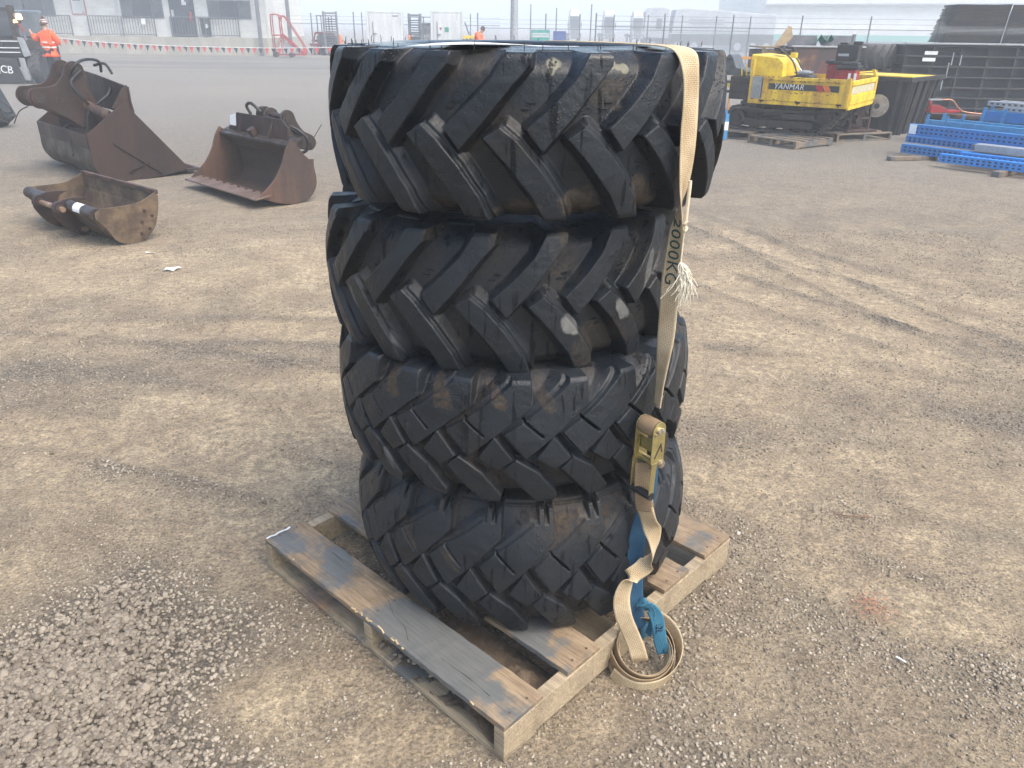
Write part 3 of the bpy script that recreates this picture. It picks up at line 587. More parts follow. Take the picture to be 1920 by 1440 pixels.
# loose tail: from the buckle, twisting, over and through the coil
tail = [((.370, 1.8005, .572), (.9, -.42, .12)), ((.385, 1.795, .53), (.75, -.5, .4)), ((.405, 1.798, .48), (.75, .5, .3)), ((.413, 1.806, .42), (.4, .85, .1)),
        ((.408, 1.825, .378), (.2, .9, .35)), ((.385, 1.818, .352), (.1, .5, .9)), ((.345, 1.800, .325), (.6, .4, .6)), ((.328, 1.792, .265), (.95, .2, -.1)), ((.336, 1.784, .205), (1, -.1, -.1)),
        ((.357, 1.772, .155), (1, -.25, -.05)), ((.377, 1.757, .110), (1, -.2, 0)), ((.388, 1.750, .075), (1, 0, 0)), ((.392, 1.762, .050), (1, .1, 0))]
ribbon('tail', [(Vector(p), Vector(q)) for p, q in tail], M_WEB, st, n=12)
# the coil leaning on the pallet edge: nested turns of the same webbing
tl = R_(30); cx_, cy_, cz_ = .405, 1.782, .066
def ring_pt(a, rr, dz=0):
    p = Vector((rr * math.cos(a), rr * math.sin(a), dz)); p = Matrix.Rotation(tl, 3, 'X') @ p
    return Vector((cx_, cy_, cz_)) + p
nrm = Matrix.Rotation(tl, 3, 'X') @ Vector((0, 0, 1))
def turns(name, spec, m): ribbon(name, [(ring_pt(R_(a), rr, dz), nrm + Vector((math.cos(R_(a)) * fl, math.sin(R_(a)) * fl, 0))) for a, rr, dz, fl in spec], m, st, n=5, rows=7)
turns('coil_outer', [(a, .108 + .010 * math.sin(R_(a * 1.3)), -.006 + .016 * math.sin(R_(a + 60)), .45 * math.sin(R_(a + 30))) for a in range(-150, 231, 20)], M_WEB)
turns('coil_inner', [(a, .098 - (a + 170) * .000030 + .006 * math.sin(R_(a * 1.15)), .006 + .006 * math.sin(R_(a * .7)), -.15) for a in range(-170, 401, 20)], M_WEBD)
turns('coil_end', [(a, .072 + .006 * math.sin(R_(a * 1.1 + 40)), -.012, .2) for a in range(-200, 61, 20)], M_WEB)
for ch, a in (('0', 8), ('1', -8)):
    rr = .066; p = ring_pt(R_(a), rr, -.012); inn = -(ring_pt(R_(a), 1) - ring_pt(R_(a), 0)).normalized(); tg = nrm.cross(inn)
    M = Matrix(((tg.x, nrm.x, inn.x, 0), (tg.y, nrm.y, inn.y, 0), (tg.z, nrm.z, inn.z, 0), (0, 0, 0, 1)))
    text('lettering', ch, .034, mt_, Matrix.Translation(p + inn * .002) @ M, st, .0004)
# thin cord with a frayed end
M_CORD = paint('cord_white', (.66, .58, .42), (.5, .42, .3), .9, scale=80)
cp = [(.404, 1.818, 1.455), (.404, 1.817, 1.43), (.4035, 1.817, 1.40), (.403, 1.817, 1.355), (.402, 1.817, 1.32), (.4015, 1.817, 1.25)]
mb = MB(); mb.tube(spline([Vector(q) for q in cp], 6), [.0045] * 19 + [.0022] * 12, 8); mb.tube(spline([(.407, 1.813, 1.362), (.399, 1.811, 1.356), (.401, 1.822, 1.350), (.408, 1.817, 1.345), (.402, 1.811, 1.338)], 5), .003, 6); mb.build('cord', M_CORD, st)
r = random.Random(9); mb = MB()
for k in range(60):
    a = r.uniform(-1, 1); L = r.uniform(.04, .115); sx = r.gauss(.008, .012); p = [Vector((.4015 + r.uniform(-.002, .002), 1.816, 1.262))]; curl = r.uniform(-.012, .02)
    for i in range(1, 7): q = i / 6; p.append(Vector((.4015 + sx * q ** .8 + .010 * math.sin(q * 3 + a) + curl * q * q + r.uniform(-.001, .001), 1.815 - .014 * math.sin(q * 2.2) * r.random() + r.uniform(-.003, .003), 1.262 - L * q + curl * q * q * .6)))
    mb.tube(spline(p, 2), .0010, 4, False)
fr = mb.build('frayed_end', paint('fibre', (.80, .76, .64), (.66, .6, .48), .8, bumps=0), st); fr['kind'] = 'stuff'
# the ratchet buckle
M_BR = paint('zinc_yellow_steel', (.52, .46, .20), (.30, .25, .12), .34, .75, .35, 14, .2); M_ST = paint('bright_steel', (.62, .58, .50), (.3, .24, .18), .35, .9, .3, 30, .2)
th_ = R_(40) ; ax_ = Vector((math.cos(AZ + th_), -math.sin(AZ + th_), 0)); dy_ = Vector((math.sin(AZ + th_), math.cos(AZ + th_), 0))
RB = Matrix(((ax_.x, dy_.x, 0, .368), (ax_.y, dy_.y, 0, 1.812), (0, 0, 1, .72), (0, 0, 0, 1)))
PM = RB @ Matrix(((0, 0, 1, 0), (1, 0, 0, 0), (0, 1, 0, 0), (0, 0, 0, 1)))      # prism (x,y,z) -> (depth, height, axis)
arc = [(.024 * math.cos(R_(a)), .098 + .024 * math.sin(R_(a))) for a in range(0, 181, 15)]
plate = arc + [(-.024, .02), (-.021, -.008), (.006, -.008), (.010, -.018), (.022, -.020), (.029, -.008), (.026, .012)]
for sx in (-1, 1):
    mb = MB(); mb.prism(plate, .0028, PM, sx * .030 - .0014); mb.build('side_plate', M_BR, st, .0008)
    arm = [(-.022, .005), (-.001, .005), (-.004, -.055), (-.004, -.100), (-.022, -.100), (-.024, -.055)]
    mb = MB(); mb.prism(arm, .0028, PM, sx * .0335 - .0014); mb.build('handle_arm', M_BR, st, .0008)
    mb = MB()
    for (yy, zz, dr, L) in ((-.002, .035, 62, .040), (.012, .045, 105, .028)):
        a = Vector((sx * .0317, yy - L / 2 * math.cos(R_(dr)), zz - L / 2 * math.sin(R_(dr)))); b_ = Vector((sx * .0317, yy + L / 2 * math.cos(R_(dr)), zz + L / 2 * math.sin(R_(dr))))
        mb.beam(RB @ a, RB @ b_, .003, .0035)
    mb.build('slot', paint('slot_dark', (.06, .05, .03), rough=.6), st)
mb = MB(); n_ = 30
for k in range(n_): pass
sp = [RB @ Vector((x_, 0, .098)) for x_ in (-.0275, .0275)]
ribbon_roll = MB(); ribbon_roll.tube([RB @ Vector((x_, .0, .098)) for x_ in np.linspace(-.026, .026, 6)], [.0245, .0252, .0250, .0253, .0249, .0246], 26); ribbon_roll.build('wound_webbing', M_WEBD, st)
mb = MB(); mb.cyl(RB @ Vector((-.036, 0, .098)), RB @ Vector((.036, 0, .098)), .010, 16); mb.build('spindle', M_ST, st, .001)
mb = MB()
for q in (-.007, .007): mb.cyl(RB @ Vector((.031, q, .098)), RB @ Vector((.039, q + .001, .100)), .0062, 10)
mb.cyl(RB @ Vector((.031, -.014, .090)), RB @ Vector((.0365, -.014, .090)), .004, 8); mb.build('spindle_end', M_ST, st, .001)
mb = MB(); mb.cyl(RB @ Vector((-.038, .016, -.006)), RB @ Vector((.038, .016, -.006)), .005, 14); mb.cyl(RB @ Vector((.0315, .016, -.006)), RB @ Vector((.037, .016, -.006)), .012, 6); mb.cyl(RB @ Vector((.037, .016, -.006)), RB @ Vector((.040, .016, -.006)), .008, 14); mb.build('bolt', M_ST, st, .0008)
mb = MB(); mb.cyl(RB @ Vector((-.037, -.013, -.098)), RB @ Vector((.037, -.013, -.098)), .0115, 18); mb.build('grip', paint('grip_black', (.02, .02, .022), rough=.45), st, .002)
mb = MB(); mb.boxe((-.028, -.006, .028), (.028, -.003, .064), RB); mb.boxe((-.028, -.012, -.004), (.028, -.009, .006), RB); mb.boxe((-.0285, -.013, .0), (-.0235, -.010, .062), RB); mb.boxe((.0235, -.013, .0), (.0285, -.010, .062), RB); mb.build('pawl', M_BR, st, .0008)
# ---------------------------------------------------------------- excavator buckets lying on the yard
M_RUST = paint('rusty_steel', (.062, .033, .025), (.026, .018, .017), .55, .25, .5, 3.2, .35, streak=True)
M_RUSTO = paint('orange_rusty_steel', (.17, .078, .042), (.045, .034, .031), .62, .15, .55, 3.0, .35, streak=True)
M_TAN = paint('mud_stained_steel', (.20, .135, .075), (.06, .042, .03), .75, .1, .6, 5.5, .4)
M_DKS = paint('dark_worn_steel', (.075, .070, .070), (.040, .028, .022), .42, .4, .5, 6, .25)
M_HOSE = paint('hydraulic_hose', (.022, .023, .026), rough=.5, scale=30); M_CHR = paint('chrome_rod', (.7, .72, .74), (.5, .5, .5), .15, 1., .1, 10, 0)
M_IN = paint('bucket_inside', (.034, .026, .024), (.09, .055, .034), .8, .1, .4, 4, .4)
def shell(mb, prof, y0, y1, t):
    """plate following the profile (x,z), between y0 and y1, thickened outwards"""
    P = [Vector((a, 0, b_)) for a, b_ in prof]; n = len(P); N = []
    for i in range(n):
        d = (P[min(i + 1, n - 1)] - P[max(i - 1, 0)]).normalized(); N.append(Vector((-d.z, 0, d.x)))
    v = [];
    for i in range(n):
        for (yy, o_) in ((y0, 0), (y1, 0), (y1, t), (y0, t)): v.append((P[i].x + N[i].x * o_, yy, P[i].z + N[i].z * o_))
    f = [(0, 1, 2, 3), tuple(4 * (n - 1) + q for q in (3, 2, 1, 0))]
    for i in range(n - 1):
        for k in range(4): f.append((4 * i + k, 4 * (i + 1) + k, 4 * (i + 1) + (k + 1) % 4, 4 * i + (k + 1) % 4))
    return mb.add(v, f, False)
XZ = Matrix(((1, 0, 0, 0), (0, 0, 1, 0), (0, 1, 0, 0), (0, 0, 0, 1)))       # prism (x,y,z) -> (x, depth z, height y)
def smooth2(P, n=5):
    return [(q.x, q.y) for q in spline([Vector((a, b_, 0)) for a, b_ in P], n)]
# 1: the large tilting batter bucket
tb = thing('excavator_bucket', 'large dark rusty tilting mud bucket with hitch ears and hydraulic ram, left yard', 'bucket', (-4.74, 9.52, 0), math.atan2(.71, .705), 'excavator buckets on the ground')
W_ = 1.85
side = [(-.29, .56), (.20, .91), (.29, .76), (.79, .13), (.90, .07), (.52, .012)] + smooth2([(.16, .0), (-.05, .0), (-.21, .08), (-.29, .22), (-.29, .40)])[1:]
for y_ in (0, W_ - .022): MB().prism(side, .022, XZ, y_).build('side_plate', M_RUST, tb, .003)
back = smooth2([(-.285, .41), (-.285, .22), (-.205, .085), (-.05, .006), (.16, .006)], 6) + [(.52, .02), (.86, .06)]
shell(MB(), back, .022, W_ - .022, .018).build('shell', M_DKS, tb)
MB().boxe((.80, -.03, .035), (.97, W_ + .03, .065)).build('cutting_edge', M_RUST, tb, .004)
MB().boxe((-.30, .0221, .40), (-.28, W_ - .0221, .565)).build('rear_rim', M_RUST, tb, .003)
mb = MB(); v = [(.19, .02, .90), (.29, .02, .78), (.30, W_ - .02, .80), (.20, W_ - .02, .92)]
mb.prism([(.0, 1.06), (1.0, 1.15), (W_ - .08, 1.20), (W_ - .02, 1.0), (W_ - .02, .78), (.0, .74)], .02, Matrix(((.0, .0, 1, .26), (1, 0, 0, .01), (0, 1, 0, 0), (0, 0, 0, 1)))).build('front_wall', M_RUST, tb, .003)
MB().prism([(.05, .83), (.20, 1.04), (.262, 1.08), (.30, .77)], .022, XZ, .0235).build('corner_gusset', M_RUST, tb, .002)
MB().boxe((-.27, .03, .36), (.25, W_ - .03, .385)).build('deck_plate', M_IN, tb)
mb = MB()
for (a, b_, c_) in ((.5, -.1, .1), (1.3, -.12, .12)): mb.beam((b_ - .12, a, .41), (b_ + .3, a + .1, .62), .05, .10)
mb.beam((.22, .9, .70), (-.1, 1.5, .55), .05, .09); mb.build('stiffener', M_RUST, tb, .003)
MB().beam((-.02, -.012, .44), (.50, -.012, .03), .006, .02, (0, 1, 0)).build('weld_seam', M_DKS, tb); MB().beam((.10, -.012, .10), (.36, -.012, .20), .006, .022, (0, 1, 0)).build('wear_bar', M_RUST, tb)
def ear(parent, y, t, loop, bosses, m, name='hitch_ear'):
    o = MB().prism(smooth2(loop + [loop[0]], 5)[:-1], t, XZ, y).build(name, m, parent, .005)
    for (bx_, bz_, r_) in bosses:
        q = MB(); q.cyl((bx_, y - .016, bz_), (bx_, y + t + .016, bz_), r_, 26); q.build('pin_boss', m, o, .004)
        q = MB(); q.cyl((bx_, y - .024, bz_), (bx_, y + t + .024, bz_), r_ * .62, 22); q.build('pin', M_DKS, o, .003)
    return o
loop = [(.0, .48), (-.22, .66), (-.42, .79), (-.56, .82), (-.63, .92), (-.58, 1.03), (-.45, 1.04), (-.30, 1.07), (-.20, 1.18), (-.15, 1.28), (-.06, 1.32), (.03, 1.27), (.05, 1.15), (.06, 1.0), (.16, .75), (.22, .50)]
loop2 = [(a + .0, b_) for a, b_ in loop]
ear(tb, .70, .045, loop, [(-.51, .93, .092), (-.06, 1.215, .085)], M_RUST); ear(tb, 1.14, .045, loop2, [(-.51, .93, .092), (-.06, 1.215, .085)], M_RUST)
MB().boxe((-.10, .62, .42), (.16, 1.24, .52)).build('tilt_block', M_RUST, tb, .01)
mb = MB(); mb.cyl((-.06, 1.02, .88), (.10, .34, .72), .062, 20); mb.cyl((.04, .36, .735), (.10, .33, .72), .072, 20); mb.build('ram_barrel', M_RUSTO, tb, .003)
mb = MB(); mb.cyl((.10, .34, .72), (.145, .155, .675), .026, 16); mb.build('ram_rod', M_CHR, tb)
for pts in ([(.0, .66, 1.22), (-.15, .62, 1.10), (-.12, .60, .98), (-.02, .62, .85), (.02, .66, .78)], [(-.14, .66, 1.17), (-.06, .58, 1.30), (.12, .75, 1.335), (.30, .90, 1.30), (.34, 1.0, 1.18)], [(.30, .62, 1.07), (.22, .55, .95), (.08, .55, .85), (-.05, .60, .72), (-.10, .62, .50), (-.30, .63, .44)], [(-.31, .63, .45), (-.315, .6, .36), (-.33, .53, .28)], [(-.52, 1.2, .80), (-.60, 1.3, .74), (-.68, 1.34, .60)], [(.30, 1.1, 1.25), (.40, 1.0, 1.27), (.45, .95, 1.15)]):
    MB().tube(spline([Vector(q) for q in pts], 8), .017 if pts[0] != (-.52, 1.2, .80) else .006, 8).build('hydraulic_hose', M_HOSE, tb)
text('lettering', '17', .12, M_DKS, Matrix.Translation((-.30, .699, .88)) @ Matrix.Rotation(R_(90), 4, 'X') @ Matrix.Rotation(R_(-20), 4, 'Z'), tb, .003)
# 2: the orange-rusty bucket, mouth open to the left
bb = thing('excavator_bucket', 'orange rusty excavator bucket with open mouth and a white tag on its top rail', 'bucket', (-2.62, 8.10, 0), math.atan2(.7166, .6975), 'excavator buckets on the ground')
W_ = 1.577
mouth = smooth2([(-.02, .125), (.16, .27), (.27, .42), (.33, .56), (.40, .66)], 5)
rear = smooth2([(.66, .44), (.655, .36), (.67, .25), (.655, .14), (.56, .035), (.38, .0), (.18, .035), (.02, .095)], 5)
side = mouth + [(.46, .62), (.54, .50), (.60, .445)] + rear
for y_ in (0, W_ - .02): MB().prism(side, .02, XZ, y_).build('side_plate', M_RUSTO, bb, .003)
sh = smooth2([(.44, .63), (.53, .50), (.60, .44), (.64, .34), (.655, .24), (.64, .14), (.55, .045), (.38, .012), (.18, .045), (.02, .105)], 5)
shell(MB(), sh[::-1], .02, W_ - .02, .016).build('shell', M_IN, bb)
MB().prism([(-.09, .095), (.10, .115), (.10, .135), (-.09, .11)], W_ + .04, XZ, -.02).build('cutting_edge', paint('edge_steel', (.22, .155, .12), (.12, .08, .06), .5, .4, .4, 5, .2), bb, .002)
mb = MB()
for k in range(9): mb.cyl((.07, .12 + k * .165, .13), (.075, .12 + k * .165, .148), .018, 8)
mb.build('edge_bolts', M_RUSTO, bb)['kind'] = 'stuff'
MB().prism([(.385, .60), (.54, .665), (.54, .645), (.39, .575)], W_ - .04, XZ, .02).build('top_rail', M_DKS, bb, .002)
up = [(.16, .0), (.16, .13), (.28, .20), (1.25, .20), (1.42, .10), (1.45, .0)]
MB().prism(up, .02, Matrix(((0, .10, 1, .46), (1, 0, 0, 0), (0, .99, -.1, .635), (0, 0, 0, 1)))).build('upright_plate', M_RUST, bb, .004)
for yy in (.45, 1.13): MB().prism([(.40, .635), (.47, .64), (.475, .80)], .018, XZ, yy).build('gusset', M_RUST, bb, .002)
mb = MB(); mb.cyl((.44, .82, .63), (.40, .82, .70), .045, 10); mb.build('pin_socket', M_RUSTO, bb, .003)
mb = MB(); mb.prism([(1.27, .05), (1.42, .05), (1.40, .16), (1.27, .185)], .002, Matrix(((0, .10, 1, .4575), (1, 0, 0, 0), (0, .99, -.1, .635), (0, 0, 0, 1)))); mb.build('paper_tag', mp, bb)
loop = [(.52, .50), (.50, .64), (.55, .76), (.56, .86), (.63, .91), (.71, .88), (.75, .78), (.82, .68), (.93, .62), (.97, .54), (.92, .47), (.84, .47), (.70, .50)]
ear(bb, .42, .03, loop, [(.63, .83, .055), (.90, .545, .05)], M_DKS); ear(bb, .76, .03, loop, [(.63, .83, .055), (.90, .545, .05)], M_DKS)
mb = MB(); mb.cyl((.63, .40, .83), (.63, .92, .83), .035, 16); mb.cyl((.63, .86, .83), (.63, .93, .83), .085, 20); mb.build('cross_pin', M_RUST, bb, .003)
for pts in ([(.50, .95, .83), (.47, .98, .92), (.50, .92, .95), (.55, .82, .86)], [(.55, .70, .82), (.60, .52, .78), (.72, .38, .70), (.80, .33, .60), (.80, .36, .48), (.72, .42, .44)], [(.55, .62, .80), (.64, .46, .74), (.76, .36, .64)]):
    MB().tube(spline([Vector(q) for q in pts], 8), .017, 8).build('hydraulic_hose', M_HOSE, bb)
MB().tube([(.93, .4, .60), (1.0, .33, .74)], .004, 5).build('grease_rod', M_DKS, bb)
# 3: the small tan bucket lying on its back
sb = thing('excavator_bucket', 'small mud-stained brown bucket on its back with a white tag on its round tube', 'bucket', (-3.36, 6.62, 0), math.atan2(.77, .64), 'excavator buckets on the ground')
W_ = 1.45
side = [(-.22, .30), (-.17, .335)] + smooth2([(-.17, .335), (.04, .33), (.18, .345), (.32, .405)], 4)[1:] + [(.345, .37)] + smooth2([(.33, .27), (.27, .11), (.15, .01), (.02, .0), (-.08, .045), (-.14, .15), (-.22, .25)], 5)
for y_ in (0, W_ - .016): MB().prism(side, .016, XZ, y_).build('side_plate', M_TAN, sb, .003)
sh = [(.335, .40)] + smooth2([(.325, .27), (.265, .115), (.15, .016), (.02, .008), (-.07, .055), (-.135, .15), (-.20, .25)], 5)
shell(MB(), sh[::-1], .016, W_ - .016, .012).build('shell', M_TAN, sb)
MB().boxe((.315, 0, .385), (.35, W_, .425)).build('cutting_edge', M_RUSTO, sb, .004)
for a, b_ in ((.03, .55), (1.02, W_ - .01)): MB().cyl((-.19, a, .285), (-.19, b_, .285), .052, 20).build('torque_tube', M_DKS, sb, .004)
mb = MB(); R0 = [Vector((-.19 + .0535 * math.cos(R_(a)), 0, .285 + .0535 * math.sin(R_(a)))) for a in range(85, 200, 12)]
v = [(q.x, yy, q.z) for q in R0 for yy in (.24, .38)]; mb.add(v, [(2 * i, 2 * i + 1, 2 * i + 3, 2 * i + 2) for i in range(len(R0) - 1)], True); mb.build('paper_tag', mp, sb)
loop = [(-.02, .335), (-.16, .35), (-.26, .33), (-.33, .26), (-.31, .18), (-.24, .08), (-.15, .02), (-.06, .02), (-.05, .10), (-.12, .20), (-.10, .30)]
ear(sb, .56, .022, loop, [(-.27, .27, .062), (-.12, .075, .060)], M_RUST); ear(sb, .98, .022, loop, [(-.27, .27, .062), (-.12, .075, .060)], M_RUST)
for (a, b_, c_) in ((-.27, .27, .56), (-.12, .075, .56)): MB().cyl((a, .50, b_), (a, 1.05, b_), .024, 14).build('cross_pin', paint('pin_tan', (.33, .22, .15), (.15, .09, .06), .5, .4, scale=12), sb)
mb = MB()
for (a, b_) in ((.16, .17), (.26, .21), (.22, .10), (.14, .07), (.20, .26)): mb.cyl((a, -.006, b_), (a, .002, b_), .014, 10)
mb.build('plug_welds', M_RUST, sb)['kind'] = 'stuff'
# black attachment cut by the left edge
ba = thing('attachment', 'black steel machine attachment with looping hoses at the left edge', 'attachment', (-9.22, 14.35, 0), R_(0))
MB().prism([(-.55, 0), (.0, .0), (.22, .18), (.04, .66), (-.02, .74), (-.55, .80)], .35, XZ, 0).build('frame', M_DKB := paint('black_painted_steel', (.022, .025, .030), (.05, .045, .04), .45, .1, .3, 5, .2), ba, .01)
MB().boxe((-.30, -.012, .22), (-.04, -.001, .36)).build('paper_tag', mp, ba)
for pts in ([(.0, .0, .62), (.15, -.02, .52), (.34, -.02, .38), (.36, 0, .27), (.24, 0, .28), (.10, 0, .44)], [(.02, .0, .55), (.14, .0, .40), (.28, 0, .20), (.26, 0, .10), (.12, 0, .16)]):
    MB().tube(spline([Vector(q) for q in pts], 8), .014, 8).build('hose', M_HOSE, ba)
# scrap of paper and other litter
g = [[(-.05 + .03 * i + .01 * j, -.03 + .02 * j, .010 + .016 * math.sin(i * 1.1 + j * .7) ** 2) for i in range(4)] for j in range(5)]
o = sheet_obj('paper_scrap', g, .001, mp); o.location = (-2.68, 5.85, 0); tag(o, 'crumpled white paper scrap on the bare dirt left of the tyres', 'paper')
g = [[(-.02 + .015 * i, -.01 + .01 * j, .006 + .006 * math.sin(i + j)) for i in range(4)] for j in range(3)]
o = sheet_obj('paper_scrap', g, .001, mp); o.location = (-3.05, 6.35, 0); o.scale = (1.6, 1.2, 1); tag(o, 'tiny white paper scrap nearer the brown bucket than the larger scrap', 'paper')
o = MB().tube(spline([Vector(q) for q in ((1.30, 2.62, .006), (1.36, 2.60, .009), (1.44, 2.60, .005))], 5), .0022, 6).build('twig', paint('twig_brown', (.22, .12, .07), rough=.8)); tag(o, 'thin reddish brown twig on the gravel right of the pallet', 'twig')
o = MB().tube([(1.205, 1.84, .006), (1.225, 1.815, .007)], .003, 6).build('plastic_stub', mp); tag(o, 'short white plastic stub on the dirt in front right of the pallet', 'litter')
r = random.Random(3); mb = MB()
for k in range(150):
    x_, y_, a, L = r.gauss(1.23, .045), r.gauss(2.07, .04), r.uniform(0, 3.1), r.uniform(.008, .02); mb.tube([(x_, y_, .006 + r.random() * .006), (x_ + L * math.cos(a), y_ + L * math.sin(a), .006 + r.random() * .008)], .0008, 4, False)
tag(mb.build('wood_shavings', paint('pink_shaving', (.50, .25, .16), (.42, .2, .12), .8, bumps=0)), 'small scatter of pinkish wood shavings on the gravel', 'shavings', kind='stuff')
# ---------------------------------------------------------------- right side: dumper, pallets, bins, racks
M_YEL = paint('worn_yellow_paint', (.72, .50, .025), (.28, .13, .04), .42, 0, .32, 5.5, .15, streak=True); M_YELB = paint('bright_yellow_paint', (.80, .58, .03), (.45, .25, .05), .45, 0, .2, 4, .1)
M_BLK = M_DKB; M_TRK = paint('track_rubber', (.035, .035, .037), (.075, .06, .045), .8, 0, .5, 8, .4)
M_BLU = paint('blue_powder_coat', (.020, .17, .47), (.03, .13, .32), .38, .0, .25, 5, .1); M_BLUB = paint('bright_blue_coat', (.018, .22, .66), (.02, .16, .45), .36, 0, .2, 5, .1); M_BLUL = paint('light_blue_coat', (.06, .27, .52), (.04, .18, .38), .4, 0, .25, 5, .1)
M_GAL = paint('galvanised_steel', (.42, .44, .46), (.30, .31, .33), .45, .5, .3, 8, .1); M_RED = paint('red_paint', (.38, .020, .025), (.12, .03, .03), .45, 0, .3, 6, .1); M_WHT = paint('white_paint', (.60, .62, .62), (.42, .44, .44), .5, 0, .25, 2.5, .05, streak=True)
M_GREY = paint('mid_grey_paint', (.20, .21, .23), (.11, .11, .12), .55, .2, .3, 4, .1); M_CONC = paint('pale_plinth', (.42, .40, .34), (.30, .29, .25), .85, 0, .3, 1.5, .1, streak=True)
W_OLD = wood('old_pallet_timber', (.16, .125, .09), (.25, .20, .15), .3, seed=2.); W_CR = wood('crate_timber', (.22, .165, .10), (.31, .24, .15), 0, seed=7.)
dm = thing('tracked_dumper', 'yellow tracked dumper with lettered side panel standing on timber pallets', 'dumper', (5.33, 13.22, 0), math.atan2(-.58, .81))
XZn = XZ
Lb, Wb = 1.62, 1.65
def bx(a, b_, n, m, par=dm, bev=.004): return MB().boxe(a, b_).build(n, m, par, bev)
bed = bx((-Lb, .02, .60), (0, Wb, .66), 'bed', M_YEL, bev=.006)
# side panel with raised ribs
mb = MB(); mb.boxe((-Lb + .20, .0, .66), (-.06, .03, 1.04)); mb.boxe((-Lb + .20, -.018, .985), (-.06, .0, 1.04)); mb.boxe((-Lb + .20, -.018, .66), (-.06, 0, .80)); mb.boxe((-Lb + .20, -.018, .80), (-Lb + .27, 0, .985)); mb.boxe((-.16, -.018, .80), (-.06, 0, .985)); sp_ = mb.build('side_panel', M_YEL, dm, .004)
mb = MB(); mb.boxe((-Lb + .30, -.004, .84), (-.17, -.001, .935)); st_ = mb.build('stripe_band', paint('band_black', (.02, .022, .025), (.06, .05, .03), .5, 0, .2), sp_)
for x0, c_ in ((-.50, (.42, .02, .03)), (-.385, (.62, .17, .03))):
    MB().prism([(x0, .8405), (x0 + .10, .8405), (x0 + .045, .9345), (x0 - .055, .9345)], .002, XZ, -.0065).build('stripe', paint('stripe_%d' % int(c_[0] * 100), c_, rough=.5, bumps=0), sp_)
text('lettering', 'YANMAR', .118, paint('decal_white', (.75, .76, .76), rough=.5, bumps=0), Matrix.Translation((-.98, -.007, .888)) @ Matrix.Rotation(R_(90), 4, 'X'), sp_, .001, 1.06, .2)
r = random.Random(12); mb = MB()
for k in range(60):
    x_ = r.uniform(-Lb + .22, -.08); z_ = r.choice([.672, .80, .985, 1.035]) + r.uniform(-.012, .012); mb.box((x_, -.0185, z_), (r.uniform(.01, .05), .002, r.uniform(.004, .014)), Matrix.Rotation(r.uniform(-.3, .3), 3, 'Y'))
mb.build('rust_chips', M_RUSTO, sp_)['kind'] = 'stuff'
bx((-Lb + .01, -.004, .68), (-Lb + .18, .02, 1.03), 'grey_panel', paint('bare_panel', (.30, .32, .32), (.20, .21, .21), .55, .2, .4, 5)); bx((-Lb - .03, -.012, .60), (-Lb + .01, .05, 1.30), 'corner_post', M_YEL); bx((-.06, -.02, .62), (-.0, .03, 1.06), 'corner_post', M_YEL); bx((-Lb - .02, -.015, .60), (0, .019, .655), 'side_sill', M_YEL)
mb = MB(); mb.boxe((-.02, .03, .66), (.012, Wb, 1.02)); mb.boxe((.012, .03, .95), (.032, Wb, 1.02)); mb.boxe((.012, .03, .66), (.032, Wb, .80)); mb.boxe((.012, Wb - .12, .80), (.032, Wb, .95)); mb.boxe((-.01, .02, .58), (.02, Wb, .655)); tg_ = mb.build('tailgate', M_YELB, dm, .004)
bx((.013, .06, .82), (.02, Wb - .14, .93), 'faded_decal', paint('faded_white', (.55, .56, .50), (.45, .40, .2), .6, 0, .5, 12, 0), tg_, 0)
bx((-Lb + .2, Wb - .03, .66), (0, Wb, 1.03), 'side_panel', M_YEL); MB().prism([(-.02, 1.0), (.03, 1.0), (-.04, 1.14), (-.09, 1.14)], .05, XZ, Wb - .05).build('latch_arm', M_YELB, dm, .003)
for x0 in (-1.42, -.80, -.14):
    mb = MB(); mb.cyl((x0 - .03, -.03, .655), (x0 + .05, -.03, .655), .014, 8); mb.boxe((x0, -.045, .62), (x0 + .015, -.02, .67)); mb.build('hinge', M_RUST, dm)
MB().prism([(-1.72, 1.02), (-1.72, 1.37), (-1.25, 1.33), (-1.16, 1.25), (-1.14, 1.02)], .9, XZ, .12).build('engine_cover', M_YELB, dm, .02)
MB().prism([(-2.14, .62), (-1.74, .62), (-1.74, 1.0), (-2.14, 1.0)], .8, XZ, .35).build('chassis_box', M_DKS, dm, .02)
mb = MB(); mb.boxe((-2.18, .35, .72), (-1.78, 1.1, .76)); mb.boxe((-2.2, .32, .88), (-1.8, .40, .92)); mb.build('step', M_RUST, dm, .004)
pr = smooth2([(-2.30, 1.0), (-1.98, 1.02), (-1.88, 1.06), (-2.0, 1.12), (-2.10, 1.14), (-2.18, 1.30), (-2.26, 1.34), (-2.34, 1.2), (-2.30, 1.0)], 4)[:-1]
MB().prism(pr, .42, XZ, .45).build('seat', paint('seat_vinyl', (.03, .032, .035), (.10, .11, .12), .35, 0, .4, 6, .1), dm, .03)
mb = MB()
for (x0, y0, h_) in ((-1.95, .42, .22), (-1.86, .40, .30), (-2.02, .5, .2)): mb.tube([(x0, y0, .9), (x0 - .03, y0, .9 + h_)], .012, 8)
mb.build('levers', M_YELB, dm)
